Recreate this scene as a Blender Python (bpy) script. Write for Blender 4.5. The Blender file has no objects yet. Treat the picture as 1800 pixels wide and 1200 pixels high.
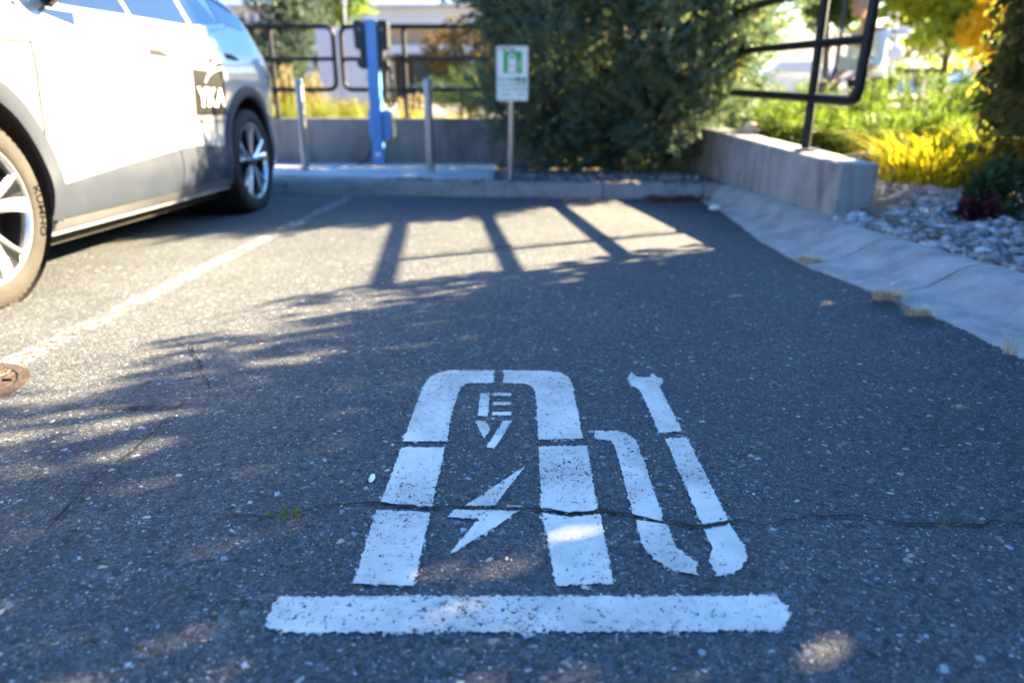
import bpy, bmesh, math, random
import numpy as np
from mathutils import Vector, Matrix
random.seed(7); RNG = np.random.default_rng(11)
S = bpy.context.scene
C = S.collection
PI = math.pi
# ------------------------------------------------------------------ camera calibration
FPX, PITCH, CH = 1200.0, 0.327, 0.74
_c, _s = math.cos(PITCH), math.sin(PITCH)
def ray(x, y):
    X = (x-900)/FPX; Y = -(y-600)/FPX
    return (X, _c+_s*Y, -_s+_c*Y)
def gnd(x, y, z=0.0):                     # photo pixel -> point of a level surface at height z
    r = ray(x, y); t = (z-CH)/r[2]; return (r[0]*t, r[1]*t, z)
def atY(x, y, Y):                         # photo pixel -> point at distance Y
    r = ray(x, y); t = Y/r[1]; return (r[0]*t, Y, CH+r[2]*t)
SUN = Vector((1.78, 0.90, 1.0)).normalized()
def terr(x, y):                           # lie of the land round the sunken parking lot
    return 0.04+0.036*y

# ------------------------------------------------------------------ materials
def nodes(name):
    m = bpy.data.materials.new(name); m.use_nodes = True
    nt = m.node_tree; nt.nodes.clear()
    out = nt.nodes.new('ShaderNodeOutputMaterial')
    return m, nt, out
def N(nt, t, **kw):
    n = nt.nodes.new(t)
    for k, v in kw.items():
        if k in n.inputs: n.inputs[k].default_value = v
        else: setattr(n, k, v)
    return n
def L(nt, a, b): nt.links.new(a, b)
def ramp(nt, fac, stops, interp='LINEAR'):
    r = nt.nodes.new('ShaderNodeValToRGB'); r.color_ramp.interpolation = interp
    e = r.color_ramp.elements
    while len(e) < len(stops): e.new(0.5)
    for el, (p, c) in zip(e, stops):
        el.position = p; el.color = (*c, 1) if len(c) == 3 else c
    if fac is not None: L(nt, fac, r.inputs['Fac'])
    return r
def coords(nt, kind='Object', scale=(1, 1, 1)):
    t = nt.nodes.new('ShaderNodeTexCoord'); mp = nt.nodes.new('ShaderNodeMapping')
    mp.inputs['Scale'].default_value = scale
    L(nt, t.outputs[kind], mp.inputs['Vector']); return mp.outputs['Vector']
def mix(nt, fac, a, b, mode='MIX'):
    m = nt.nodes.new('ShaderNodeMix'); m.data_type = 'RGBA'; m.blend_type = mode
    for sock, v in (('Factor', fac),):
        if hasattr(v, 'is_linked') or isinstance(v, bpy.types.NodeSocket): L(nt, v, m.inputs[0])
        else: m.inputs[0].default_value = v
    for i, v in ((6, a), (7, b)):
        if isinstance(v, bpy.types.NodeSocket): L(nt, v, m.inputs[i])
        else: m.inputs[i].default_value = (*v, 1)
    return m.outputs[2]
def plain(name, col, rough=.5, metal=0., var=.12, nscale=8., bump=0., bscale=60., stretch=(1, 1, 1), coat=0., spec=.5, dirt=None):
    m, nt, out = nodes(name)
    b = N(nt, 'ShaderNodeBsdfPrincipled'); L(nt, b.outputs[0], out.inputs[0])
    v = coords(nt, 'Object', stretch)
    n = N(nt, 'ShaderNodeTexNoise', Scale=nscale, Detail=5.); L(nt, v, n.inputs['Vector'])
    lo = tuple(max(0, c*(1-var)) for c in col); hi = tuple(min(1, c*(1+var)) for c in col)
    r = ramp(nt, n.outputs['Fac'], [(.3, lo), (.7, hi)])
    cs = r.outputs[0]
    if dirt:
        n2 = N(nt, 'ShaderNodeTexNoise', Scale=nscale*.37, Detail=8., Roughness=.7); L(nt, v, n2.inputs['Vector'])
        r2 = ramp(nt, n2.outputs['Fac'], [(.48, (0, 0, 0)), (.72, (1, 1, 1))])
        cs = mix(nt, r2.outputs[0], cs, dirt)
    L(nt, cs, b.inputs['Base Color'])
    b.inputs['Roughness'].default_value = rough; b.inputs['Metallic'].default_value = metal
    b.inputs['Coat Weight'].default_value = coat; b.inputs['Coat Roughness'].default_value = .03
    b.inputs['Specular IOR Level'].default_value = spec
    if bump:
        n3 = N(nt, 'ShaderNodeTexNoise', Scale=bscale, Detail=4.); L(nt, v, n3.inputs['Vector'])
        bp = N(nt, 'ShaderNodeBump', Strength=bump, Distance=.01); L(nt, n3.outputs['Fac'], bp.inputs['Height'])
        L(nt, bp.outputs[0], b.inputs['Normal'])
    return m
def leaf_mat(name, cols, trans=.35, nscale=3., rough=.6, rnd=.45):
    m, nt, out = nodes(name)
    v = coords(nt, 'Object')
    n = N(nt, 'ShaderNodeTexNoise', Scale=nscale, Detail=3., Roughness=.7); L(nt, v, n.inputs['Vector'])
    g = N(nt, 'ShaderNodeNewGeometry')
    add = N(nt, 'ShaderNodeMath', operation='MULTIPLY_ADD'); L(nt, g.outputs['Random Per Island'], add.inputs[0]); add.inputs[1].default_value = rnd
    sub = N(nt, 'ShaderNodeMath', operation='MULTIPLY_ADD'); L(nt, n.outputs['Fac'], sub.inputs[0]); sub.inputs[1].default_value = .9; sub.inputs[2].default_value = .05-.5*rnd
    L(nt, sub.outputs[0], add.inputs[2])
    k = len(cols)
    r = ramp(nt, add.outputs[0], [(.12+.76*i/(k-1), c) for i, c in enumerate(cols)])
    d = N(nt, 'ShaderNodeBsdfPrincipled', Roughness=rough); d.inputs['Specular IOR Level'].default_value = .3
    t = N(nt, 'ShaderNodeBsdfTranslucent')
    L(nt, r.outputs[0], d.inputs['Base Color']); 
    bright = mix(nt, 1.0, r.outputs[0], (1.5, 1.45, .9), 'MULTIPLY'); L(nt, bright, t.inputs['Color'])
    mx = N(nt, 'ShaderNodeMixShader', Fac=trans); L(nt, d.outputs[0], mx.inputs[1]); L(nt, t.outputs[0], mx.inputs[2])
    L(nt, mx.outputs[0], out.inputs[0]); return m

def asphalt_color(nt, v, b):
    """aggregate in worn bitumen: returns colour socket, wires bump into b"""
    stops = [(0, (.026, .031, .038)), (.40, (.056, .063, .073)), (.70, (.092, .101, .113)), (.90, (.14, .148, .158)), (.965, (.22, .225, .23)), (.99, (.50, .50, .49))]
    cols = []; hs = []
    nz = N(nt, 'ShaderNodeTexNoise', Scale=45., Detail=3.); L(nt, v, nz.inputs['Vector'])
    vm = N(nt, 'ShaderNodeVectorMath', operation='MULTIPLY_ADD'); L(nt, nz.outputs['Color'], vm.inputs[0]); vm.inputs[1].default_value = (.012, .012, .012); L(nt, v, vm.inputs[2])
    for sc in (95., 230., 480.):
        vo = N(nt, 'ShaderNodeTexVoronoi', Scale=sc); L(nt, vm.outputs[0], vo.inputs['Vector'])
        sp = N(nt, 'ShaderNodeSeparateColor'); L(nt, vo.outputs['Color'], sp.inputs[0])
        r = ramp(nt, sp.outputs[0], stops)
        tint = ramp(nt, sp.outputs[1], [(0, (.80, .95, 1.2)), (.55, (1, 1, 1)), (.9, (1.1, .97, .86)), (.97, (1.45, .82, .62))])
        cols.append((mix(nt, 1., r.outputs[0], tint.outputs[0], 'MULTIPLY'), sp.outputs[2], vo.outputs['Distance']))
    pick1 = ramp(nt, cols[0][1], [(.74, (0, 0, 0)), (.78, (1, 1, 1))])
    pick2 = ramp(nt, cols[1][1], [(.42, (0, 0, 0)), (.47, (1, 1, 1))])
    c = mix(nt, pick2.outputs[0], cols[2][0], cols[1][0])
    c = mix(nt, pick1.outputs[0], c, cols[0][0])
    big = N(nt, 'ShaderNodeTexNoise', Scale=1.1, Detail=6., Roughness=.65); L(nt, v, big.inputs['Vector'])
    br = ramp(nt, big.outputs['Fac'], [(.25, (.54, .58, .60)), (.5, (.80, .82, .81)), (.74, (1.04, 1.02, .95))])
    c = mix(nt, 1., c, br.outputs[0], 'MULTIPLY')
    fine = N(nt, 'ShaderNodeTexNoise', Scale=600., Detail=2.); L(nt, v, fine.inputs['Vector'])
    fr = ramp(nt, fine.outputs['Fac'], [(.3, (.64, .64, .65)), (.7, (1.32, 1.32, 1.30))])
    c = mix(nt, .8, c, fr.outputs[0], 'MULTIPLY')
    s1 = N(nt, 'ShaderNodeMath', operation='MULTIPLY'); L(nt, cols[0][2], s1.inputs[0]); s1.inputs[1].default_value = -.9
    s2 = N(nt, 'ShaderNodeMath', operation='MULTIPLY_ADD'); L(nt, cols[1][2], s2.inputs[0]); s2.inputs[1].default_value = -.7; L(nt, s1.outputs[0], s2.inputs[2])
    s3 = N(nt, 'ShaderNodeMath', operation='MULTIPLY_ADD'); L(nt, fine.outputs['Fac'], s3.inputs[0]); s3.inputs[1].default_value = .35; L(nt, s2.outputs[0], s3.inputs[2])
    bp = N(nt, 'ShaderNodeBump', Strength=.6, Distance=.004); L(nt, s3.outputs[0], bp.inputs['Height']); L(nt, bp.outputs[0], b.inputs['Normal'])
    return c
def asphalt(name='asphalt'):
    m, nt, out = nodes(name)
    b = N(nt, 'ShaderNodeBsdfPrincipled', Roughness=.78); b.inputs['Specular IOR Level'].default_value = .35
    c = asphalt_color(nt, coords(nt), b)
    L(nt, c, b.inputs['Base Color']); L(nt, b.outputs[0], out.inputs[0]); return m
def road_paint(name, col, wear, wscale=72., rough=.55):
    """old road paint: chips and pinholes where the asphalt shows through"""
    m, nt, out = nodes(name)
    b = N(nt, 'ShaderNodeBsdfPrincipled', Roughness=rough)
    v = coords(nt)
    n0 = N(nt, 'ShaderNodeTexNoise', Scale=9., Detail=4.); L(nt, v, n0.inputs['Vector'])
    r0 = ramp(nt, n0.outputs['Fac'], [(.3, tuple(x*.78 for x in col)), (.62, col)]); 
    n00 = N(nt, 'ShaderNodeTexNoise', Scale=3.6, Detail=5., Roughness=.65); L(nt, v, n00.inputs['Vector'])
    r00 = ramp(nt, n00.outputs['Fac'], [(.36, (.70, .70, .71)), (.58, (1, 1, 1))]); L(nt, mix(nt, 1., r0.outputs[0], r00.outputs[0], 'MULTIPLY'), b.inputs['Base Color'])
    n1 = N(nt, 'ShaderNodeTexNoise', Scale=wscale, Detail=6., Roughness=.72); L(nt, v, n1.inputs['Vector'])
    n2 = N(nt, 'ShaderNodeTexNoise', Scale=3.3, Detail=3.); L(nt, v, n2.inputs['Vector'])
    n3 = N(nt, 'ShaderNodeTexNoise', Scale=260., Detail=3., Roughness=.6); L(nt, v, n3.inputs['Vector'])
    a = N(nt, 'ShaderNodeMath', operation='MULTIPLY_ADD'); L(nt, n2.outputs['Fac'], a.inputs[0]); a.inputs[1].default_value = .30; L(nt, n1.outputs['Fac'], a.inputs[2])
    a2 = N(nt, 'ShaderNodeMath', operation='MULTIPLY_ADD'); L(nt, n3.outputs['Fac'], a2.inputs[0]); a2.inputs[1].default_value = .75; L(nt, a.outputs[0], a2.inputs[2])
    r = ramp(nt, a2.outputs[0], [(0, (0, 0, 0)), (1, (1, 1, 1))])
    gt = N(nt, 'ShaderNodeMath', operation='GREATER_THAN'); L(nt, a2.outputs[0], gt.inputs[0]); gt.inputs[1].default_value = wear
    tr = N(nt, 'ShaderNodeBsdfTransparent'); mx = N(nt, 'ShaderNodeMixShader')
    L(nt, gt.outputs[0], mx.inputs[0]); L(nt, tr.outputs[0], mx.inputs[1]); L(nt, b.outputs[0], mx.inputs[2]); L(nt, mx.outputs[0], out.inputs[0])
    bp = N(nt, 'ShaderNodeBump', Strength=.5, Distance=.004); L(nt, a2.outputs[0], bp.inputs['Height']); L(nt, bp.outputs[0], b.inputs['Normal'])
    return m
def concrete(name, col, streak=0., nscale=5., bump=.35, pores=True):
    m, nt, out = nodes(name)
    b = N(nt, 'ShaderNodeBsdfPrincipled', Roughness=.85); b.inputs['Specular IOR Level'].default_value = .3
    v = coords(nt)
    n = N(nt, 'ShaderNodeTexNoise', Scale=nscale, Detail=8., Roughness=.65); L(nt, v, n.inputs['Vector'])
    r = ramp(nt, n.outputs['Fac'], [(.28, tuple(c*.62 for c in col)), (.5, col), (.75, tuple(min(1, c*1.3) for c in col))])
    cs = r.outputs[0]
    f = N(nt, 'ShaderNodeTexNoise', Scale=180., Detail=3.); L(nt, v, f.inputs['Vector'])
    fr = ramp(nt, f.outputs['Fac'], [(.3, (.78, .78, .78)), (.7, (1.15, 1.15, 1.15))]); cs = mix(nt, .8, cs, fr.outputs[0], 'MULTIPLY')
    if streak:
        v2 = coords(nt, 'Object', (6.5, 6.5, .8))
        n2 = N(nt, 'ShaderNodeTexNoise', Scale=1.2, Detail=5., Roughness=.6); L(nt, v2, n2.inputs['Vector'])
        r2 = ramp(nt, n2.outputs['Fac'], [(.34, (.42, .40, .37)), (.5, (1, 1, 1)), (.64, (1, 1, 1)), (.75, (1.35, 1.36, 1.38))]); cs = mix(nt, streak, cs, r2.outputs[0], 'MULTIPLY')
    L(nt, cs, b.inputs['Base Color'])
    vo = N(nt, 'ShaderNodeTexVoronoi', Scale=55.); L(nt, v, vo.inputs['Vector'])
    h = N(nt, 'ShaderNodeMath', operation='MULTIPLY_ADD'); L(nt, f.outputs['Fac'], h.inputs[0]); h.inputs[1].default_value = .6; L(nt, n.outputs['Fac'], h.inputs[2])
    bp = N(nt, 'ShaderNodeBump', Strength=bump, Distance=.01); L(nt, h.outputs[0], bp.inputs['Height']); L(nt, bp.outputs[0], b.inputs['Normal'])
    L(nt, b.outputs[0], out.inputs[0]); return m
def rock_mat(name, cols):
    m, nt, out = nodes(name)
    b = N(nt, 'ShaderNodeBsdfPrincipled', Roughness=.8)
    g = N(nt, 'ShaderNodeNewGeometry'); k = len(cols)
    r = ramp(nt, g.outputs['Random Per Island'], [(i/(k-1), c) for i, c in enumerate(cols)])
    v = coords(nt); n = N(nt, 'ShaderNodeTexNoise', Scale=40., Detail=5.); L(nt, v, n.inputs['Vector'])
    nr = ramp(nt, n.outputs['Fac'], [(.3, (.6, .6, .6)), (.7, (1.2, 1.2, 1.2))])
    L(nt, mix(nt, .8, r.outputs[0], nr.outputs[0], 'MULTIPLY'), b.inputs['Base Color'])
    bp = N(nt, 'ShaderNodeBump', Strength=.5, Distance=.01); L(nt, n.outputs['Fac'], bp.inputs['Height']); L(nt, bp.outputs[0], b.inputs['Normal'])
    L(nt, b.outputs[0], out.inputs[0]); return m

M = {}
M['asphalt'] = asphalt()
M['paint'] = road_paint('white_road_paint', (.80, .75, .67), .905)
M['paint_edge'] = road_paint('worn_paint_edge', (.72, .68, .61), 1.02, 80.)
M['paint_line'] = road_paint('faded_line_paint', (.50, .49, .47), 1.09, 26.)
M['crack'] = plain('crack_dirt', (.012, .011, .010), .95, bump=.4)
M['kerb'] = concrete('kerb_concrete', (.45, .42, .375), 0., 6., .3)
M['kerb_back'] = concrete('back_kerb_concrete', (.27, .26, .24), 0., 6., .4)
M['slab'] = concrete('slab_concrete', (.52, .53, .52), 0., 3.)
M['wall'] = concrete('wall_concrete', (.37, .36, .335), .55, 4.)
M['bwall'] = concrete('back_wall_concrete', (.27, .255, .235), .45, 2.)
M['pale'] = concrete('pale_grout', (.62, .58, .50), 0., 5.)
M['soil'] = plain('garden_soil', (.10, .075, .055), .95, var=.4, nscale=14, bump=.6, bscale=40)
M['ground'] = plain('dry_ground', (.13, .11, .08), .95, var=.3, nscale=2., bump=.3, bscale=20)
M['road'] = plain('far_road', (.15, .145, .14), .9, var=.1, nscale=3)
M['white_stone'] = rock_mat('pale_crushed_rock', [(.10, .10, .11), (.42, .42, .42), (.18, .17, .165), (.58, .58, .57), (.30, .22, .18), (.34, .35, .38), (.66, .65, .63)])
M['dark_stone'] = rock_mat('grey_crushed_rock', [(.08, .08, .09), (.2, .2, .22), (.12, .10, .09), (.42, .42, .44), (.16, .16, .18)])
M['pebble'] = rock_mat('pebbles', [(.5, .5, .5), (.25, .24, .23), (.6, .58, .55), (.35, .2, .14), (.45, .47, .5)])
M['black_metal'] = plain('black_railing_paint', (.008, .009, .012), .5, 0., .25, 30, spec=.3)
M['steel'] = plain('galvanised_steel', (.36, .38, .41), .34, .9, .15, 25)
M['blue_grey'] = plain('charger_blue_paint', (.11, .32, .66), .38, .1, .05, 4, coat=.3)
M['charger_black'] = plain('charger_black_plastic', (.015, .017, .022), .45, 0, .2, 12)
M['rubber'] = plain('black_rubber', (.014, .014, .015), .6, 0, .2, 20)
M['sign_white'] = plain('sign_white', (.86, .88, .86), .4, 0, .03, 6)
M['sign_green'] = plain('sign_green', (.01, .42, .09), .4, 0, .05, 6)
M['sign_teal'] = plain('sign_teal_print', (.04, .50, .36), .4, 0, .05, 6)
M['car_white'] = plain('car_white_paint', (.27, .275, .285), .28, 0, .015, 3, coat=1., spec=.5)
M['glass'] = plain('car_glass', (.010, .014, .022), .03, 0, .1, 2, spec=1.0, coat=.6)
M['clad'] = plain('grey_cladding', (.024, .031, .047), .42, 0, .10, 9, dirt=(.034, .040, .052))
M['gloss_black'] = plain('gloss_black_trim', (.008, .009, .011), .12, 0, .1, 5, coat=.8)
M['silver'] = plain('silver_trim', (.40, .40, .40), .3, .9, .06, 10)
M['alloy'] = plain('machined_alloy', (.72, .73, .75), .22, .85, .05, 12)
M['tyre'] = plain('dusty_tyre_rubber', (.019, .0165, .0145), .85, 0, .28, 14, bump=.2, bscale=90, dirt=(.030, .0255, .022))
M['tyre_text'] = plain('tyre_lettering', (.003, .0025, .002), .95, spec=.1)
M['tyre_dark'] = plain('tyre_tread_rubber', (.03, .026, .023), .9, 0, .25, 14, bump=.4, bscale=60)
M['under'] = plain('underbody_plastic', (.010, .008, .007), .9, 0, .4, 6, dirt=(.03, .019, .010))
M['seam'] = plain('panel_gap', (.006, .006, .006), .9)
M['decal'] = plain('decal_black', (.004, .004, .004), .6, spec=.2)
M['decal_white'] = plain('decal_white', (.85, .85, .84), .35)
M['red_lens'] = plain('tail_lamp_lens', (.10, .006, .008), .12, coat=.6)
M['lamp'] = plain('headlamp_lens', (.5, .52, .55), .08, .3, coat=.6)
M['cabinet'] = plain('cabinet_paint', (.62, .61, .68), .5, 0, .04, 3)
M['siding'] = plain('beige_siding', (.66, .47, .28), .75, 0, .08, 1.5)
M['fascia'] = plain('white_fascia', (.72, .73, .75), .6, 0, .04, 1.)
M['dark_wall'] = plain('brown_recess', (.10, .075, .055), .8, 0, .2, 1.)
M['window'] = plain('dim_window', (.03, .035, .045), .08, spec=.8)
M['yellow_paint'] = plain('yellow_kerb_paint', (.32, .16, .02), .7, 0, .1, 3)
M['bark'] = plain('bark', (.11, .085, .065), .95, 0, .4, 18, bump=.8, bscale=30, stretch=(1, 1, .25))
M['twig'] = plain('twig_brown', (.12, .08, .06), .9)
M['juniper'] = leaf_mat('juniper_needles', [(.006, .012, .009), (.022, .05, .042), (.075, .145, .125), (.15, .19, .10), (.27, .24, .07), (.30, .19, .05)], .30, 5., rnd=.12)
M['spread'] = leaf_mat('spreading_juniper_needles', [(.014, .030, .006), (.05, .09, .014), (.11, .165, .026), (.20, .23, .06)], .45, 3.5, rnd=.2)
M['bronze'] = leaf_mat('bronze_leaves', [(.02, .026, .008), (.05, .05, .014), (.12, .07, .02), (.26, .12, .03)], .4, 1.5)
M['spruce'] = leaf_mat('blue_green_needles', [(.018, .034, .030), (.04, .07, .062), (.08, .115, .095), (.12, .14, .095)], .25, 1.2)
M['darkgreen'] = leaf_mat('dark_green_leaves', [(.03, .065, .016), (.08, .15, .035), (.16, .23, .05), (.24, .27, .06)], .55, 1.)
M['oak'] = leaf_mat('yellow_green_leaves', [(.09, .15, .03), (.22, .31, .05), (.38, .44, .07), (.55, .46, .07)], .62, .6)
M['gold'] = leaf_mat('golden_leaves', [(.38, .24, .012), (.66, .44, .02), (.78, .62, .08)], .58, 1.2)
M['yellowgrass'] = leaf_mat('yellow_grass_blades', [(.06, .10, .010), (.20, .23, .016), (.42, .37, .022), (.46, .27, .018)], .45, 6.)
M['greengrass'] = leaf_mat('green_grass_blades', [(.030, .048, .005), (.12, .15, .012), (.30, .29, .025)], .4, 9.)
M['reed'] = leaf_mat('tan_reed_plumes', [(.12, .09, .04), (.24, .19, .09), (.36, .30, .17)], .35, 6.)
M['weep'] = leaf_mat('weeping_tree_leaves', [(.02, .024, .010), (.05, .064, .018), (.09, .12, .025), (.14, .08, .03), (.34, .40, .04)], .55, 5.5)
M['ivy'] = leaf_mat('low_shrub_leaves', [(.01, .03, .012), (.022, .06, .022), (.04, .09, .03), (.12, .16, .03)], .3, 3.)
M['redleaf'] = leaf_mat('dark_red_leaves', [(.025, .006, .010), (.06, .010, .016), (.09, .02, .02)], .3, 4.)
M['straw'] = leaf_mat('dry_straw', [(.52, .34, .19), (.75, .55, .36), (.85, .70, .52)], .15, 9.)
M['litter'] = leaf_mat('leaf_litter_brown', [(.05, .025, .014), (.12, .055, .028), (.22, .12, .05)], .1, 9.)
M['rust'] = plain('rusty_iron', (.040, .027, .023), .85, .2, .4, 40, bump=.5, bscale=120)
M['boulder'] = plain('tan_boulder', (.72, .53, .36), .9, 0, .2, 12, bump=.5, bscale=25)
M['skin'] = plain('skin', (.55, .30, .21), .55, 0, .06, 12)
M['hair'] = plain('grey_hair', (.30, .28, .26), .8, 0, .2, 40)
M['shirt'] = plain('white_shirt', (.78, .79, .81), .85, 0, .05, 6, bump=.2, bscale=14)
M['blue_cloth'] = plain('blue_vest_cloth', (.03, .17, .55), .8, 0, .08, 9)
M['trousers'] = plain('dark_trousers', (.015, .015, .02), .9, 0, .15, 9)
M['green_cloth'] = plain('dark_green_jacket', (.02, .035, .03), .9, 0, .15, 9)
M['cream'] = plain('cream_card', (.62, .58, .46), .7)
M['hill'] = plain('dry_hillside', (.105, .105, .115), .95, 0, .25, .02)
M['pole_dark'] = plain('dark_lamp_post', (.02, .022, .026), .5)
M['tarp'] = plain('white_vehicle_paint', (.72, .73, .75), .4, coat=.4)

# ------------------------------------------------------------------ building helpers
class MB:
    def __init__(self): self.v = []; self.f = []; self.mi = []; self.cur = 0
    def add(self, vs, fs):
        o = len(self.v); self.v += [tuple(p) for p in vs]; self.f += [tuple(i+o for i in f) for f in fs]; self.mi += [self.cur]*len(fs)
    def box(self, c, size, rot=None):
        x, y, z = (s/2 for s in size)
        vs = [Vector((a*x, b*y, d*z)) for a in (-1, 1) for b in (-1, 1) for d in (-1, 1)]
        if rot is not None: vs = [rot @ p for p in vs]
        c = Vector(c)
        self.add([p+c for p in vs], [(0, 1, 3, 2), (4, 6, 7, 5), (0, 4, 5, 1), (2, 3, 7, 6), (0, 2, 6, 4), (1, 5, 7, 3)])
    def tube(self, pts, rad, seg=10, cap=True):
        pts = [Vector(p) for p in pts]; n = len(pts)
        rads = rad if isinstance(rad, (list, tuple)) else [rad]*n
        ref = None; rings = []
        for i, p in enumerate(pts):
            t = (pts[min(i+1, n-1)]-pts[max(i-1, 0)]).normalized()
            if ref is None: ref = t.orthogonal().normalized()
            ref = (ref-t*ref.dot(t)).normalized(); b = t.cross(ref)
            rings.append([p+(ref*math.cos(2*PI*k/seg)+b*math.sin(2*PI*k/seg))*rads[i] for k in range(seg)])
        vs = [q for r in rings for q in r]; fs = []
        for i in range(n-1):
            for k in range(seg):
                a = i*seg+k; b2 = i*seg+(k+1) % seg
                fs.append((a, b2, b2+seg, a+seg))
        if cap: fs += [tuple(range(seg))[::-1], tuple(range((n-1)*seg, n*seg))]
        self.add(vs, fs)
    def prism(self, poly, z0, z1):
        n = len(poly); vs = [(x, y, z0) for x, y in poly]+[(x, y, z1) for x, y in poly]
        self.add(vs, [tuple(range(n))[::-1], tuple(range(n, 2*n))]+[(i, (i+1) % n, n+(i+1) % n, n+i) for i in range(n)])
    def grid(self, rows, closed=False):
        nr, nc = len(rows), len(rows[0]); fs = []
        for i in range(nr-1):
            for j in range(nc if closed else nc-1):
                fs.append((i*nc+j, i*nc+(j+1) % nc, (i+1)*nc+(j+1) % nc, (i+1)*nc+j))
        self.add([p for r in rows for p in r], fs)
    def lathe(self, prof, axis_o, ax, up, seg=48, closed=False):     # prof: (radius, along axis)
        ax = Vector(ax).normalized(); up = Vector(up).normalized(); sd = ax.cross(up); o = Vector(axis_o)
        rows = [[o+ax*h+(up*math.cos(2*PI*k/seg)+sd*math.sin(2*PI*k/seg))*r for k in range(seg)] for r, h in prof]
        if closed: rows.append(rows[0])
        self.grid(rows, True)
def mk(name, mb, mat, parent=None, smooth=False, bevel=0., sharp=None, local=False):
    me = bpy.data.meshes.new(name); me.from_pydata(mb.v, [], mb.f); me.update()
    for m in (mat if isinstance(mat, (list, tuple)) else [mat]): me.materials.append(m)
    if any(mb.mi): me.polygons.foreach_set('material_index', mb.mi)
    bm = bmesh.new(); bm.from_mesh(me); bmesh.ops.recalc_face_normals(bm, faces=bm.faces); bm.to_mesh(me); bm.free()
    if smooth:
        me.polygons.foreach_set('use_smooth', [True]*len(me.polygons))
        me.set_sharp_from_angle(angle=sharp if sharp else .7)
    o = bpy.data.objects.new(name, me); C.objects.link(o)
    if parent is not None: setp(o, parent, local)
    if bevel:
        b = o.modifiers.new('bevel', 'BEVEL'); b.width = bevel; b.segments = 2; b.limit_method = 'ANGLE'; b.angle_limit = .6
    return o
def wmat(o):
    m = Matrix.LocRotScale(o.location, o.rotation_euler, o.scale)
    return (wmat(o.parent) @ m) if o.parent else m
def setp(o, parent, local=False):          # world-built mesh becomes a child in its parent's space
    o.parent = parent
    if not local and o.data is not None: o.data.transform(wmat(parent).inverted())
def tag(o, label=None, cat=None, group=None, kind=None):
    if label: o['label'] = label
    if cat: o['category'] = cat
    if group: o['group'] = group
    if kind: o['kind'] = kind
    return o
def thing(name, label, cat, loc=(0, 0, 0), rz=0., group=None):
    o = bpy.data.objects.new(name, None); C.objects.link(o); o.location = loc; o.rotation_euler = (0, 0, rz); o.empty_display_size = .1
    return tag(o, label, cat, group)
def struct(name, mb, mat, **kw): return tag(mk(name, mb, mat, **kw), kind='structure')
DG = bpy.context.evaluated_depsgraph_get
def baked(o):                              # apply modifiers without operators
    dg = DG(); dg.update(); me = bpy.data.meshes.new_from_object(o.evaluated_get(dg)); old = o.data; o.modifiers.clear(); o.data = me; me.name = old.name
    return o
def text_mesh(txt, size=1., align='CENTER', fn=None, bold=0.):
    cu = bpy.data.curves.new('t', 'FONT'); cu.body = txt; cu.size = size; cu.align_x = align; cu.align_y = 'CENTER'; cu.resolution_u = 3; cu.offset = bold
    o = bpy.data.objects.new('t', cu); C.objects.link(o); dg = DG(); dg.update()
    me = bpy.data.meshes.new_from_object(o.evaluated_get(dg)); bpy.data.objects.remove(o)
    xs_t = [v.co.x for v in me.vertices]; ys_t = [v.co.y for v in me.vertices]; mx_, my_ = (min(xs_t)+max(xs_t))/2, (min(ys_t)+max(ys_t))/2
    for v in me.vertices: v.co.x -= mx_; v.co.y -= my_
    mb = MB(); mb.v = [tuple(fn(v.co.x, v.co.y)) if fn else tuple(v.co) for v in me.vertices]; mb.f = [tuple(p.vertices) for p in me.polygons]; mb.mi = [0]*len(mb.f)
    return mb
def rot_between(d):
    return Vector((0, 0, 1)).rotation_difference(Vector(d).normalized()).to_matrix()
# leaves: n diamonds in one mesh
def leaves(name, P, D, Ln, Wd, mat, parent=None, curl=.0):
    P = np.asarray(P, float); D = np.asarray(D, float); n = len(P)
    D = D/np.maximum(np.linalg.norm(D, axis=1, keepdims=True), 1e-6)
    R = RNG.normal(size=(n, 3)); side = np.cross(D, R); side /= np.maximum(np.linalg.norm(side, axis=1, keepdims=True), 1e-6)
    Ln = np.broadcast_to(Ln, (n,))[:, None]; Wd = np.broadcast_to(Wd, (n,))[:, None]
    nrm = np.cross(side, D)
    V = np.stack([P, P+D*Ln*.45+side*Wd*.5+nrm*Ln*curl, P+D*Ln, P+D*Ln*.45-side*Wd*.5+nrm*Ln*curl], 1).reshape(-1, 3)
    me = bpy.data.meshes.new(name); me.vertices.add(4*n); me.loops.add(4*n); me.polygons.add(n)
    me.vertices.foreach_set('co', V.ravel().astype(np.float32)); me.loops.foreach_set('vertex_index', np.arange(4*n, dtype=np.int32))
    me.polygons.foreach_set('loop_start', np.arange(0, 4*n, 4, dtype=np.int32)); me.update(calc_edges=True)
    me.materials.append(mat)
    o = bpy.data.objects.new(name, me); C.objects.link(o)
    if parent is not None: setp(o, parent)
    return o
def sphere_dirs(n):
    d = RNG.normal(size=(n, 3)); return d/np.linalg.norm(d, axis=1, keepdims=True)
def lumpy(center, radii, nl, spread=.75, lr=(.28, .5)):
    """lump centres and radii filling an ellipsoid unevenly"""
    d = sphere_dirs(nl)*RNG.uniform(.35, spread, size=(nl, 1))
    return np.array(center)+d*np.array(radii), RNG.uniform(*lr, size=nl)*np.mean(radii)
def crown_points(lc, lr, n, squash=(1, 1, .8), shell=.55):
    k = RNG.choice(len(lc), size=n, p=lr**2/np.sum(lr**2))
    d = sphere_dirs(n); r = RNG.uniform(shell, 1., size=(n, 1))**.7
    return lc[k]+d*r*lr[k][:, None]*np.array(squash), d
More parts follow.
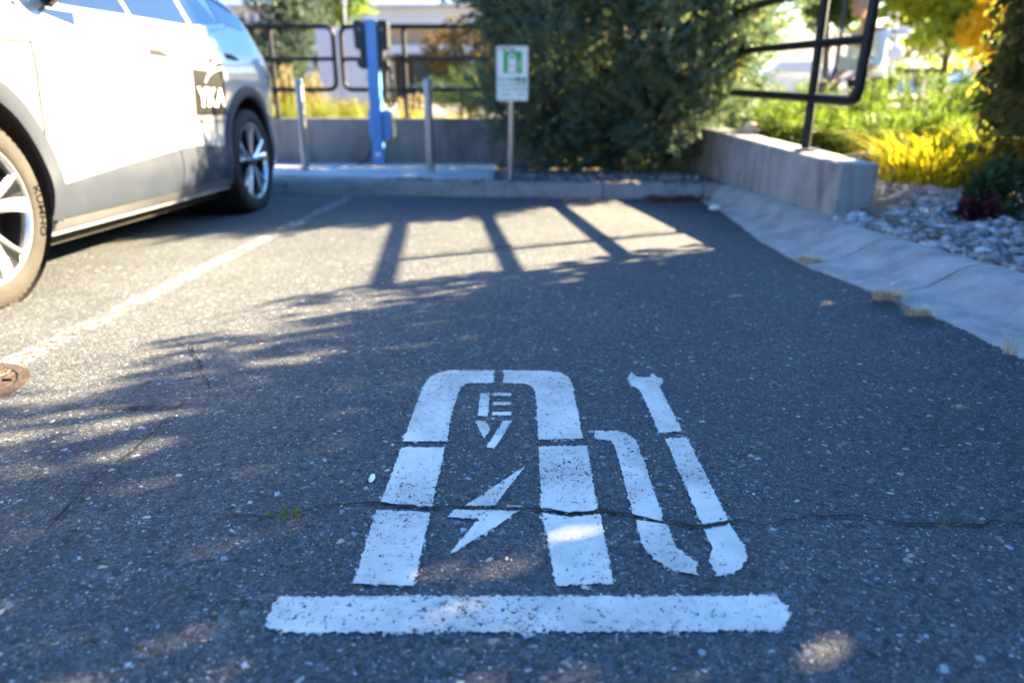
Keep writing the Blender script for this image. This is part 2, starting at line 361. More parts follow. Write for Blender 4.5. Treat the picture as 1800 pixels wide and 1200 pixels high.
def sprays(lc, lr, n, per, length, leafL, leafW, up=.5, squash=(1, 1, .9)):
    """feathery conifer sprays: little leaves set along a drooping or rising stem"""
    P, d = crown_points(lc, lr, n, squash); d = d+np.array([0, 0, up]); d /= np.linalg.norm(d, axis=1, keepdims=True)
    t = RNG.uniform(0, 1, size=(n, per, 1)); Ls = RNG.uniform(.6, 1.3, size=(n, 1, 1))*length
    Q = P[:, None]+d[:, None]*t*Ls+RNG.normal(size=(n, per, 3))*leafL*.18
    E = d[:, None]+RNG.normal(size=(n, per, 3))*.42
    return Q.reshape(-1, 3), E.reshape(-1, 3)
def trunk_mesh(base, top, r0, r1, limbs, seg=8):
    mb = MB(); base = Vector(base); top = Vector(top)
    pts = [base.lerp(top, i/6)+Vector((math.sin(i*1.7)*r0*.5, math.cos(i*2.1)*r0*.5, 0))*(0 if i == 0 else 1) for i in range(7)]
    mb.tube(pts, [r0*1.25]+[r0+(r1-r0)*i/6 for i in range(1, 7)], seg)
    for t, end, r in limbs:
        k = t*6; i = min(int(k), 5); p = pts[i].lerp(pts[i+1], k-i); e = Vector(end); m = p.lerp(e, .5)+Vector((0, 0, .06*(e-p).length))
        mb.tube([p, m, e], [r, r*.7, r*.25], 6)
    return mb
def blades(center, rx, ry, n, h, w, lean, seg=4, droop=.5):
    """grass clump: n arched blades, each a tapering strip"""
    mb = MB()
    for _ in range(n):
        a = random.uniform(0, 2*PI); q = math.sqrt(random.random())
        x = center[0]+math.cos(a)*rx*q; y = center[1]+math.sin(a)*ry*q; z = center[2]
        hh = h*random.uniform(.55, 1.1); a2 = a+random.uniform(-.8, .8); le = lean*hh*random.uniform(.2, 1.2)
        dx, dy = math.cos(a2), math.sin(a2); sx, sy = -dy*w/2, dx*w/2; rows = []
        for i in range(seg+1):
            t = i/seg; o = le*t*t; zz = z+hh*(t-droop*.5*lean*t*t*t); k = (1-t)**.6 if t < 1 else 0.02
            rows.append([(x+dx*o-sx*k, y+dy*o-sy*k, zz), (x+dx*o+sx*k, y+dy*o+sy*k, zz)])
        mb.grid(rows)
    return mb
def rocks(pts, smin, smax, flat=.7):
    mb = MB(); ico = bmesh.new(); bmesh.ops.create_icosphere(ico, subdivisions=1, radius=1.); ico.verts.ensure_lookup_table()
    bv = [v.co.copy() for v in ico.verts]; bf = [tuple(v.index for v in f.verts) for f in ico.faces]; ico.free()
    for (x, y, z) in pts:
        s = random.uniform(smin, smax)*random.choice((.6, .8, 1, 1, 1.2)); R = Matrix.Rotation(random.uniform(0, 6.3), 3, 'Z') @ Matrix.Rotation(random.uniform(-.6, .6), 3, 'X')
        sc = Vector((1*random.uniform(.8, 1.3), random.uniform(.6, 1.), flat*random.uniform(.6, 1.1)))
        mb.add([R @ Vector((v.x*sc.x, v.y*sc.y, v.z*sc.z))*s*random.uniform(.78, 1.15)+Vector((x, y, z)) for v in bv], bf)
    return mb

# ================================================================== SETTING
def gz(x, y):
    """ground sheet: recessed under the lot, level land beyond"""
    if y > 8.46 or (x > 2.05 and y > -6) : return terr(x, max(y, 2.0)) if y < 2.0 else terr(x, y)
    return -.06
xs = [-900, -300, -120, -60, -30, -16, -10, -6, -4, -2.9, -1.5, 0, 1.2, 2.04, 2.06, 2.6, 3.5, 5, 7, 10, 15, 24, 40, 70, 130, 300, 900]
ys = [-60, -20, -6.1, -5.9, -3, 0, 1, 2, 3, 4, 5, 6, 7, 8, 8.45, 8.47, 10, 12, 15, 18, 22, 28, 36, 50, 80, 130, 220, 400, 800, 1600]
mb = MB(); mb.grid([[(x, y, gz(x, y)) for x in xs] for y in ys]); struct('ground', mb, M['ground'])
# asphalt of the parking bay, a gently uneven sheet
mb = MB()
ex = [-14, -9, -6, -4.5]+[round(-3+.25*i, 3) for i in range(0, 20)]+[1.9]
ey = [-4, -2, -1]+[round(-.5+.25*i, 3) for i in range(0, 28)]
mb.grid([[(x, y, 0.0) for x in ex] for y in ey]); parking = struct('parking_lot', mb, M['asphalt'])
# road far behind the planting, with a yellow kerb on its far side
mb = MB(); mb.grid([[(x, y, terr(x, y)+.03) for x in (-40, -10, 0, 12, 40)] for y in (14.5, 17, 20, 24.)]); struct('road', mb, M['road'])
mb = MB(); mb.box((-4, 24.25, terr(0, 24.2)+.07), (60, .3, .22)); struct('kerb_far_side', mb, M['yellow_paint'])
# hills
mb = MB(); rows = []
for j, yy in enumerate([420, 520, 640, 760, 900, 1050]):
    rows.append([(x, yy, terr(x, yy)+[0, 14, 34, 56, 66, 60][j]*(.75+.3*math.sin(x*.006+.6)+.12*math.sin(x*.021+j)+.05*math.sin(x*.06+j*2))) for x in range(-900, 1301, 25)])
mb.grid(rows); struct('hills', mb, M['hill'], smooth=True, sharp=3)

# back kerb and slab
KF = [(-9, 6.55), (-2.9, 6.50), (-2.1, 6.42), (-.25, 6.19), (.8, 6.10), (1.66, 6.02), (1.84, 6.0)]
def kerb_strip(name, front, prof, mat, gaps=()):
    mb = MB()
    for (a, b) in zip(front[:-1], front[1:]):
        n = Vector((-(b[1]-a[1]), b[0]-a[0], 0)).normalized(); t = Vector((b[0]-a[0], b[1]-a[1], 0)).normalized()*.004
        A = Vector((a[0], a[1], 0))+t; B = Vector((b[0], b[1], 0))-t
        ra = [A+n*o+Vector((0, 0, z)) for o, z in prof]; rb = [B+n*o+Vector((0, 0, z)) for o, z in prof]
        mb.grid([ra, rb]); mb.add(ra, [tuple(range(len(ra)))]); mb.add(rb, [tuple(range(len(rb)))])
    return mb
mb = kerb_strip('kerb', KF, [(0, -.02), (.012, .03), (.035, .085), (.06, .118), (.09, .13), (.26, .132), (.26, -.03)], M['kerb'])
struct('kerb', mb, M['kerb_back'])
mb = MB(); mb.prism([(-9, 6.86), (-2.9, 6.82), (-2.1, 6.70), (-.17, 6.46), (-.17, 8.253), (-9, 8.533)], -.02, .145); struct('slab', mb, M['slab'], bevel=.012)
# right-hand rolled kerb and gutter
RK = [(1.62, -1.5, 2.06), (1.60, .6, 2.06), (1.60, 2.0, 2.06), (1.60, 2.35, 2.045), (1.545, 2.80, 2.0), (1.46, 3.40, 1.94), (1.47, 4.0, 1.90), (1.55, 4.7, 1.90), (1.62, 5.4, 1.88), (1.60, 6.02, 1.86)]
mb = MB()
segs = [RK[0:3], RK[2:5], RK[4:6], RK[5:7], RK[6:9], RK[8:10]]
for sgm in segs:
    rows = []; m = len(sgm)
    for i, (xe, y, xb) in enumerate(sgm):
        yy = y+(.007 if i == 0 else -.007 if i == m-1 else 0); w = xb-xe; wob = .003*math.sin(y*9)
        rows.append([(xe+wob, yy, -.03), (xe+wob, yy, .006), (xe+.30*w, yy+.02*0, .018), (xe+.45*w, yy, .034), (xe+.6*w, yy, .072), (xe+.72*w, yy, .108), (xe+.82*w, yy, .124), (xb, yy, .132), (xb, yy, -.03)])
    fine = []
    for a, b in zip(rows[:-1], rows[1:]):
        for k in range(24):
            rw_ = [tuple(Vector(p).lerp(Vector(q), k/24)) for p, q in zip(a, b)]; je = random.gauss(0, .005); jb = random.gauss(0, .003)
            rw_ = [(x+(je if i_ < 2 else jb if i_ > 6 else 0), y, z+(random.gauss(0, .0008) if 1 < i_ < 8 else 0)) for i_, (x, y, z) in enumerate(rw_)]; fine.append(rw_)
    fine.append(rows[-1]); mb.grid(fine); mb.add(fine[0], [tuple(range(9))]); mb.add(fine[-1], [tuple(range(9))])
struct('kerb', mb, M['kerb'], smooth=True, sharp=.9)
# beds: soil under the stones
mb = MB(); mb.prism([(-.16, 6.43), (.8, 6.35), (1.62, 6.28), (1.86, 6.0), (1.86, 8.14), (-.16, 8.21)], -.03, .125); struct('planting_bed', mb, M['soil'])
def bedz(x, y, xb):
    k = min(1, max(0, (x-xb)/.6)); return .118+(max(.115, terr(x, y)+.012)-.118)*k+.008*k*math.sin(x*5+y*3)
mb = MB(); rows = []
for y in np.arange(-1.5, 8.4, .3):
    xb = 2.065 if y < 2.4 else 2.05-.1*(y-2.35) if y < 4.05 else 2.0
    rows.append([(x, y, bedz(x, y, xb)) for x in (xb, xb+.12, xb+.3, xb+.55, xb+.9, 3.6, 4.6, 6, 9)])
mb.grid(rows); struct('planting_bed', mb, M['soil'])
# crushed rock
pts = []
for _ in range(7800):
    y = random.uniform(1.4, 5.2); x = 1.9+2.2*random.random()**1.5
    xb = 2.06 if y < 2.35 else 2.045-.1*(y-2.35) if y < 4.1 else 2.19
    if x < xb+.012: continue
    pts.append((x, y, bedz(x, y, xb)+random.uniform(.0, .025)))
for _ in range(700):
    y = random.uniform(4.15, 5.3); x = random.uniform(2.17, 3.0); pts.append((x, y, bedz(x, y, 2.0)+random.uniform(.0, .02)))
tag(mk('gravel', rocks(pts, .013, .034), M['white_stone']), 'pale crushed rock spread behind the kerb on the right', 'gravel', kind='stuff')
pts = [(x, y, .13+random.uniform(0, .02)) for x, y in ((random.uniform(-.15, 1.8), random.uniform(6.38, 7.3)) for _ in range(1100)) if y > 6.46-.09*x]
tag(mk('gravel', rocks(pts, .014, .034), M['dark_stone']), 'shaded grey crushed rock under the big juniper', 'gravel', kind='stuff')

# ------------------------------------------------------------------ concrete walls
def ridge(a, b, thick, zb0, zb1, zt0, zt1, side=1):
    """wall from a to b, its near face on that line, thick to the side, bottom and top heights at each end"""
    a = Vector((*a, 0)); b = Vector((*b, 0)); n = Vector((b.y-a.y, -(b.x-a.x), 0)).normalized()*thick*side
    mb = MB(); vs = [a+Vector((0, 0, zb0)), b+Vector((0, 0, zb1)), b+n+Vector((0, 0, zb1)), a+n+Vector((0, 0, zb0)), a+Vector((0, 0, zt0)), b+Vector((0, 0, zt1)), b+n+Vector((0, 0, zt1)), a+n+Vector((0, 0, zt0))]
    mb.add(vs, [(0, 1, 2, 3), (4, 5, 6, 7), (0, 1, 5, 4), (1, 2, 6, 5), (2, 3, 7, 6), (3, 0, 4, 7)]); return mb
w = mk('concrete_wall', ridge((1.915, 4.1), (1.84, 8.2), .235, .06, .1, .442, .63), M['wall'], bevel=.018)
tag(w, 'short stained concrete wall with a square end beside the rolled kerb', 'wall')
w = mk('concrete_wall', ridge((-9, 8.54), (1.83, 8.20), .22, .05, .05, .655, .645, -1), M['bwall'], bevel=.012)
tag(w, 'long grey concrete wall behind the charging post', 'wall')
mbj = MB()
for px, py in ((560, 265), (570, 266), (775, 265), (832, 266), (700, 262)):
    p = atY(px, py, 8.30); mbj.lathe([(.0005, -.02), (.012, -.02), (.012, .002), (.0005, .002)], (p[0], 8.345 if px < 600 else 8.30, p[2]), (0, -1, 0), (0, 0, 1), 10)

# ================================================================== PAINTED MARKINGS
def outline(pix, jag=.0022, step=.005, z=.0):
    pts = [gnd(*p) for p in pix]; out = []
    for a, b in zip(pts, pts[1:]+pts[:1]):
        a = Vector(a); b = Vector(b); n = max(1, int((b-a).length/step))
        for i in range(n):
            p = a.lerp(b, i/n); out.append((p.x+random.gauss(0, jag), p.y+random.gauss(0, jag*1.3)))
    return out
def paint_piece(name, pix, parent, z=.0028, mat=None, jag=.0013):
    from mathutils.geometry import tessellate_polygon
    mb = MB()
    for k, (jg, zz) in enumerate(((jag, z), (jag*2.7, z-.0012))):     # the coat itself, and a thin crumbled fringe round it
        o = outline(pix, jg); mb.cur = k
        mb.add([(x, y, zz) for x, y in o], tessellate_polygon([[Vector((x, y, 0)) for x, y in o]]))
    return mk(name, mb, [mat or M['paint'], M['paint_edge']], parent)
sym = thing('painted_charger_symbol', 'white painted electric charger pump symbol with EV letters and bolt on the asphalt', 'road marking', gnd(900, 850))
for pix in (
    [(869, 652), (790, 652), (768, 657), (756, 664), (747, 675), (741, 688), (708, 777), (786, 777), (792, 730), (805, 693), (811, 681), (823, 675), (867, 674)],
    [(885, 652), (966, 653), (986, 656), (998, 663), (1005, 674), (1025, 772), (946, 774), (943, 704), (941, 688), (934, 680), (922, 675), (885, 674)],
    [(706, 788), (782, 787), (758, 895), (669, 885)], [(947, 786), (1031, 785), (1051, 898), (1000, 903), (952, 896)]):
    paint_piece('pump_frame', pix, sym)
paint_piece('pump_frame', [(662, 897), (757, 902), (727, 1031), (622, 1027)], sym); paint_piece('pump_frame', [(953, 903), (1000, 910), (1055, 906), (1078, 1026), (978, 1031)], sym)
E_ = thing('letter', None, None, gnd(870, 712)); E_.parent = sym; E_.location = Vector(gnd(870, 712))-sym.location; E_.name = 'letter_e'
for pix in ([(845, 692), (861, 692), (857, 733), (840, 732)], [(869, 692), (899, 692), (898, 697), (867, 697)], [(867, 708), (898, 708), (898, 713), (866, 713)], [(866, 726), (899, 725), (898, 731), (864, 731)]): paint_piece('stroke', pix, E_, jag=.0009)
V_ = bpy.data.objects.new('letter_v', None); C.objects.link(V_); V_.parent = sym; V_.location = Vector(gnd(870, 765))-sym.location
for pix in ([(835, 741), (854, 741), (862, 757), (851, 772)], [(884, 741), (901, 740), (869, 789), (855, 787)]): paint_piece('stroke', pix, V_, jag=.0009)
B_ = bpy.data.objects.new('lightning_bolt', None); C.objects.link(B_); B_.parent = sym; B_.location = Vector(gnd(860, 900))-sym.location
for pix in ([(923, 821), (869, 890), (816, 891)], [(893, 889), (922, 891), (893, 893)], [(800, 897), (912, 899), (882, 920), (787, 979), (842, 913), (787, 910)]): paint_piece('stroke', pix, B_, jag=.0009)
H_ = bpy.data.objects.new('hose', None); C.objects.link(H_); H_.parent = sym; H_.location = Vector(gnd(1180, 850))-sym.location
for pix in (
    [(1045, 758), (1082, 758), (1100, 763), (1115, 772), (1122, 787), (1163, 903), (1161, 917), (1113, 907), (1080, 782), (1070, 775), (1047, 772)],
    [(1117, 915), (1171, 923), (1188, 961), (1204, 976), (1226, 989), (1223, 1012), (1180, 1003), (1147, 982), (1126, 953)],
    [(1103, 666), (1109, 655), (1120, 664), (1142, 664), (1147, 657), (1153, 664), (1163, 666), (1165, 674), (1159, 681), (1199, 759), (1159, 762), (1124, 685), (1109, 678)],
    [(1169, 772), (1207, 770), (1280, 915), (1234, 924)],
    [(1238, 932), (1280, 921), (1298, 945), (1311, 966), (1313, 982), (1304, 998), (1288, 1011), (1261, 1014), (1247, 987), (1253, 966)]): paint_piece('stroke', pix, H_)
paint_piece('baseline', [(468, 1104), (478, 1065), (492, 1050), (1362, 1049), (1381, 1066), (1387, 1090), (1370, 1110), (1000, 1112), (505, 1113)], sym, jag=.0015)
# stall line
def ribbon(pts, w, z, jit=.0):
    mb = MB(); rows = []
    for i, p in enumerate(pts):
        a = Vector((*pts[max(0, i-1)][:2], 0)); b = Vector((*pts[min(len(pts)-1, i+1)][:2], 0)); t = (b-a).normalized(); n = Vector((-t.y, t.x, 0)); ww = (w[i] if isinstance(w, list) else w)/2
        zz = p[2] if len(p) > 2 else z
        rows.append([Vector((p[0], p[1], zz))-n*(ww+random.gauss(0, jit)), Vector((p[0], p[1], zz))+n*(ww+random.gauss(0, jit))])
    mb.grid(rows); return mb
lp = [(-1.55+.1*t, 1.6+4.72*t) for t in np.linspace(0, 1, 160)]
tag(mk('stall_line', ribbon(lp, .10, .0025, .002), M['paint_line']), 'faded white stall line running from the kerb past the car', 'road marking')
# cracks
def crack(pix, label, w=.006, z=.0045, rough=.006):
    P = [Vector(gnd(*p)) for p in pix]; pts = []; ws = []
    for a, b in zip(P[:-1], P[1:]):
        n = max(2, int((b-a).length/.012))
        for i in range(n): pts.append(a.lerp(b, i/n))
    off = 0; wv = 0; out = []; m = len(pts)
    for i, p in enumerate(pts):
        off = off*.86+random.gauss(0, rough*.6); out.append((p.x+random.gauss(0, .0008), p.y+off)); wv = wv*.8+random.gauss(0, .28); ws.append(max(.0010, w*min(2., max(.45, math.exp(wv)))*random.uniform(.6, 1.25)*min(1, 9*i/m+.15, 9*(m-i)/m+.15)))
    return tag(mk('pavement_crack', ribbon(out, ws, z), M['crack']), label, 'crack')
crack([(385, 912), (500, 905), (560, 893), (640, 886), (700, 893), (760, 897), (850, 893), (950, 898), (1000, 908), (1055, 899), (1100, 905), (1165, 921), (1240, 927), (1280, 917), (1340, 918), (1420, 907), (1540, 912), (1640, 921), (1800, 919), (1990, 925)], 'long jagged crack crossing the painted charger symbol and both its legs', .0052)
crack([(310, 724), (240, 790), (150, 860), (60, 960), (0, 1030)], 'faint hairline crack running down to the lower left corner', .0030)
crack([(335, 598), (346, 626), (356, 660), (372, 690)], 'short hairline crack at the edge of the shade left of the symbol', .0035)
crack([(690, 452), (760, 447), (850, 437), (940, 430), (1050, 420), (1180, 405)], 'straight dark crack across the sunlit asphalt between the rail shadows', .017, rough=.006)
crack([(125, 718), (200, 716), (260, 717), (314, 720), (336, 694)], 'short straight crack right of the rusty drain cover', .0065)
# storm drain cover
DR = .235; dc = (gnd(24, 690)[0]-DR-.01, gnd(45, 690)[1])
t = thing('drain_cover', 'round rusty iron drain cover set in the asphalt', 'drain cover', (dc[0]+.01, dc[1], 0))
mb = MB(); o = (dc[0]+.01, dc[1], 0); mb.lathe([(DR-.03, -.01), (DR-.03, .0035), (DR, .0025), (DR, -.01)], o, (0, 0, 1), (0, 1, 0), 48); mk('frame_ring', mb, M['rust'], t)
mb = MB(); mb.lathe([(.001, .001), (DR-.035, .001), (DR-.035, .0022), (.001, .0022)], o, (0, 0, 1), (0, 1, 0), 48)
for k in range(-4, 5):
    hw = math.sqrt(max(0, (DR-.04)**2-(k*.046)**2)); mb.box((o[0]+k*.046, o[1], .005), (.013, 2*hw, .006))
for k in range(-2, 3):
    hw = math.sqrt(max(0, (DR-.04)**2-(k*.09)**2)); mb.box((o[0], o[1]+k*.09, .0046), (2*hw, .012, .006))
mk('grate', mb, M['rust'], t)
# weeds, straw tufts, litter, pebbles
def tuft(px, py, n, h, w, mat, label, z=.012, r=.05, lean=1.2, cat='weed', name='weed_tuft', group=None):
    p = gnd(px, py, z); o = mk(name, blades((p[0], p[1], z), r, r*.35, n, h, w, lean), M[mat]); return tag(o, label, cat, group)
tuft(502, 909, 60, .022, .0022, 'greengrass', 'small green weed growing in the long crack left of the symbol', r=.035)
tuft(1420, 460, 120, .055, .0045, 'straw', 'dry straw tuft at the gutter edge nearest the concrete wall end', r=.06)
tuft(1560, 526, 150, .065, .0045, 'straw', 'dry straw tuft at the gutter edge, middle one of the three', r=.06)
tuft(1612, 554, 110, .05, .0045, 'straw', 'flat dry straw tuft beside the dark seam of the gutter', r=.05)
tuft(1778, 622, 40, .09, .0022, 'straw', 'thin tall straw tuft at the right edge by the gutter', r=.03, lean=.6)
tuft(1660, 922, 14, .014, .002, 'greengrass', 'tiny green sprout in the crack at the far right', r=.02)
mb = rocks([(*gnd(1255, 366, .05)[:2], .055)], .045, .046, .8); tag(mk('white_stone', mb, M['decal_white'], smooth=True, sharp=3), 'single white stone lying on the gutter near the wall corner', 'stone')
# petal-like scrap
p = gnd(654, 844); mb = MB(); mb.lathe([(.0005, .010), (.006, .008), (.0085, .004), (.006, .001), (.0005, .0)], (p[0], p[1], .0015), (0, 0, 1), (0, 1, 0), 14)
mb.v = [(p[0]+(x-p[0])*.75, p[1]+(y-p[1])*2.1, z) for x, y, z in mb.v]; tag(mk('white_scrap', mb, M['decal_white'], smooth=True), 'small white oval scrap on the asphalt left of the symbol', 'litter')
pts = []
for _ in range(850):
    x = random.uniform(-1.7, 1.7); y = .6+abs(random.gauss(0, 1.3)); pts.append((x, y, .001))
tag(mk('pebbles', rocks(pts, .0018, .0048, .6), M['pebble']), 'loose pale grit scattered over the asphalt', 'grit', kind='stuff')
q = np.array([(*gnd(random.uniform(1135, 1245), 352+random.gauss(0, 2.5))[:2], random.uniform(.003, .03)) for _ in range(420)])
leaves('leaf_litter', q, RNG.normal(size=(len(q), 3))*np.array([1, 1, .35]), .04, .022, M['litter'])
tag(bpy.data.objects['leaf_litter'], 'drift of brown fallen leaves in the gutter corner', 'leaf litter', kind='stuff')
q = []
for _ in range(130):
    x = random.uniform(-1.2, 1.6); q.append((x, 6.30+random.uniform(-.1, .12)-.12*x, .137))
q = np.array(q); o = leaves('leaf_litter', q, RNG.normal(size=(len(q), 3))*np.array([1, 1, .2]), .035, .02, M['litter']); tag(o, 'scattered fallen leaves on top of the back kerb', 'leaf litter', kind='stuff')

# ================================================================== CAR
exec_car = True
CX, CY, CYAW = -1.968-.925, 2.572, .013
car = thing('parked_car', 'white electric crossover with a black airport logo, parked nose towards us', 'car', (CX, CY, 0), -CYAW)
# local frame: +x is the side we see, +y runs to the rear, front axle at y = 0
def lin(tab, s):
    if s <= tab[0][0]: return tab[0][1]
    for (a, va), (b, vb) in zip(tab[:-1], tab[1:]):
        if s <= b:
            t = (s-a)/(b-a); t = t*t*(3-2*t) if False else t; return va+(vb-va)*t
    return tab[-1][1]
def smooth_tab(tab, s, r=.06): return sum(lin(tab, s+r*k) for k in (-2, -1, 0, 1, 2))/5
WT = [(-.86, .50), (-.80, .66), (-.68, .80), (-.5, .875), (-.25, .915), (.1, .926), (2.7, .926), (3.05, .918), (3.3, .895), (3.5, .85), (3.62, .79), (3.70, .70), (3.76, .58)]
INS = [(.18, .09), (.24, .055), (.30, .03), (.42, .008), (.50, .014), (.62, .018), (.78, .010), (.90, .0), (1.0, .002), (1.10, .022), (1.19, .06), (1.24, .085), (1.62, .27)]
ZT = [(-.86, .62), (-.82, .80), (-.7, .93), (-.4, 1.02), (0, 1.075), (.28, 1.12), (.42, 1.16), (1.15, 1.56), (1.45, 1.625), (1.9, 1.64), (2.5, 1.61), (3.0, 1.54), (3.28, 1.47), (3.50, 1.22), (3.62, 1.10), (3.72, .95), (3.76, .75)]
def Wd(s): return smooth_tab(WT, s, .03)
def ins(z): return smooth_tab(INS, z, .02)
def ztop(s): return smooth_tab(ZT, s, .035)
def surf(s, z, off=0., side=1): return Vector((side*(Wd(s)-ins(z)+off), s, z))
def body():
    st = list(np.linspace(-.86, -.4, 10))+list(np.linspace(-.33, 3.2, 52))+list(np.linspace(3.26, 3.76, 12)); rows = []
    for s in st:
        zt = ztop(s); zc = zt-.055; half = [(0., .19), (Wd(s)-.16, .19)]
        for f in np.linspace(0, 1, 24):
            z = .21+f*(zc-.21); half.append((Wd(s)-ins(z), z))
        ue = half[-1][0]; half += [(ue-.03, zt-.026), (ue-.09, zt-.008), (ue*.6, zt+.006), (ue*.3, zt+.012), (0., zt+.014)]
        ring = [(u, s, z) for u, z in half]+[(-u, s, z) for u, z in half[-2:0:-1]]; rows.append(ring)
    mb = MB(); mb.grid(rows, True); mb.add(rows[0], [tuple(range(len(rows[0])))]); mb.add(rows[-1], [tuple(range(len(rows[0])))]); return mb
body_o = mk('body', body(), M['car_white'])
ARC_Z, ARC_R = .405, .425
cut = MB()
for yc in (0, 2.765):
    for sd in (-1, 1):
        cut.lathe([(.0005, .60), (ARC_R, .60), (ARC_R, 1.3), (.0005, 1.3)], (0, yc, ARC_Z), (sd, 0, 0), (0, 0, 1), 48)
cutter = mk('cutter', cut, M['seam'])
b = body_o.modifiers.new('b', 'BOOLEAN'); b.object = cutter; b.operation = 'DIFFERENCE'; b.solver = 'EXACT'
baked(body_o); bpy.data.objects.remove(cutter)
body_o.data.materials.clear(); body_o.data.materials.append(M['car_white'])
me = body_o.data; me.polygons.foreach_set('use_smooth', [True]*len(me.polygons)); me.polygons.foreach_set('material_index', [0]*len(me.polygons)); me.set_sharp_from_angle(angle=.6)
body_o.parent = car
def part(name, mb, mat, parent=None, **kw): return mk(name, mb, mat, parent or car, local=True, **kw)
def patch(s0, s1, z0, z1, off, side=1, ns=28, nz=16, thick=.0, lens=None):
    """piece of the body side between s0(z)..s1(z), z0(s)..z1(s), standing off the surface"""
    fs = lambda f, a: f(a) if callable(f) else f
    mb = MB(); rows = []
    for i in range(nz+1):
        r = []
        for j in range(ns+1):
            tz = i/nz; ts = j/ns
            if callable(z0) or callable(z1):
                s = s0+(s1-s0)*ts; z = fs(z0, s)+(fs(z1, s)-fs(z0, s))*tz
            else:
                z = z0+(z1-z0)*tz; s = fs(s0, z)+(fs(s1, z)-fs(s0, z))*ts
            edge = min(ts, 1-ts)*ns < .5 or min(tz, 1-tz)*nz < .5
            r.append(surf(s, z, off, side))
        rows.append(r)
    mb.grid(rows)
    if thick:                                           # returned edges
        per = [p for p in rows[0]]+[r[-1] for r in rows[1:]]+list(rows[-1][-2::-1])+[r[0] for r in rows[-2:0:-1]]
        inn = [Vector((p.x-side*thick, p.y, p.z)) for p in per]; mb.grid([per+per[:1], inn+inn[:1]])
    return mb
belt = lambda s: lin([(.6, 1.165), (.95, 1.18), (1.4, 1.20), (2.1, 1.228), (2.6, 1.285), (2.75, 1.31)], s)
roofe = lambda s: ztop(s)-.075
def rear_arch_s(z):
    d = .50**2-(z-ARC_Z)**2
    return 2.765-math.sqrt(d) if (d > 0 and z < .84) else 2.52
for side in (1, -1):
    d1 = part('door', patch(lambda z: .455+.03*(z-.4), lambda z: 1.64+.06*(z-.4), .30, 1.155, .004, side, thick=.012), M['car_white'], smooth=True)
    d2 = part('door', patch(lambda z: 1.655+.06*(z-.4), lambda z: min(rear_arch_s(z)-.03, 2.5), .30, 1.185, .004, side, thick=.012), M['car_white'], smooth=True)
    part('seam', patch(lambda z: .447+.03*(z-.4), lambda z: .4545+.03*(z-.4), .30, 1.16, .0025, side, ns=1), M['seam'], d1)
    part('seam', patch(lambda z: 1.641+.06*(z-.4), lambda z: 1.6545+.06*(z-.4), .30, 1.16, .0025, side, ns=1), M['seam'], d2)
    for dd, a, b_, zz in ((d1, 1.42, 1.64, 1.035), (d2, 2.46, 2.68, 1.085)):
        if dd is d2: a, b_ = a-.0, b_
        part('handle', patch(a, b_, lambda s: zz-.016, lambda s: zz+.018-.022*max(0, (s-b_+.09)/.09), .006, side, ns=10, nz=3, thick=.008), M['decal'], dd if dd is d1 else car)  # dark patch put in for the shade of the handle recess
    # windows
    part('window', patch(.80, 1.36, lambda s: belt(s)+.012, lambda s: max(belt(s)+.02, roofe(s)-.02), .004, side, thick=.008), M['glass'], smooth=True)
    part('window', patch(1.42, 2.09, lambda s: belt(s)+.012, lambda s: roofe(s)-.02, .004, side, thick=.008), M['glass'], smooth=True)
    part('quarter_window', patch(2.17, 2.66, lambda s: belt(s)+.012, lambda s: max(belt(s)+.02, (roofe(s)-.02)-(max(0, s-2.45)*1.0)), .004, side, thick=.008), M['glass'], smooth=True)
    part('pillar_trim', patch(1.37, 1.41, lambda s: belt(s)+.012, lambda s: roofe(s)-.02, .007, side, ns=2), M['silver'])
    part('pillar_trim', patch(2.10, 2.16, lambda s: belt(s)+.012, lambda s: roofe(s)-.02, .006, side, ns=2), M['silver'])
    part('rear_pillar', patch(2.67, 3.22, lambda s: max(belt(s)-.0, 1.25), lambda s: roofe(s)-.005, .003, side, thick=.006), M['gloss_black'], smooth=True)
    part('belt_trim', patch(.66, 2.75, lambda s: belt(s)-.018, lambda s: belt(s)+.010, .009, side, ns=40, nz=2, thick=.012), M['silver'])
    part('roof_rail', patch(.9, 3.1, lambda s: roofe(s)-.012, lambda s: roofe(s)+.014, .012, side, ns=40, nz=2, thick=.02), M['silver'])
    # cladding, sill, flares
    ct = lambda s: lin([(.44, .425), (1.0, .475), (1.7, .528), (2.0, .525), (2.35, .495)], s)
    cl = part('side_cladding', patch(.447, 1.60, lambda s: .285, ct, .012, side, thick=.016), M['clad'], smooth=True)
    part('seam', patch(1.60, 1.612, lambda s: .285, ct, .008, side, ns=1), M['seam'], cl)
    part('side_cladding', patch(1.612, 2.345, lambda s: .285, ct, .012, side, thick=.016), M['clad'], smooth=True)
    part('sill_strip', patch(.44, 2.36, lambda s: .238, lambda s: .280, .016, side, ns=30, nz=4, thick=.03), M['silver'], smooth=True)
    for yc in (0, 2.765):
        mb = MB(); rows = []
        a0, a1 = -.28, PI+.28
        for i in range(49):
            a = a0+(a1-a0)*i/48; r = []
            for rr, off in ((ARC_R-.002, -.03), (ARC_R-.004, .012), (ARC_R+.02, .020), (ARC_R+.072, .016), (ARC_R+.075, .0)):
                s = yc+math.cos(a)*rr; z = ARC_Z+math.sin(a)*rr; r.append(surf(s, z, off, side))
            rows.append(r)
        mb.grid(rows); part('wheel_arch_flare', mb, M['clad'], smooth=True, sharp=.8)
        mb = MB(); mb.lathe([(.0005, .45), (ARC_R-.003, .45), (ARC_R-.003, .90)], (0, yc, ARC_Z), (side, 0, 0), (0, 0, 1), 48); part('wheel_well', mb, M['under'], smooth=True)
    # fender blade trim
    tz1 = lambda s: 1.045+.030*(s-.3)/.5; 
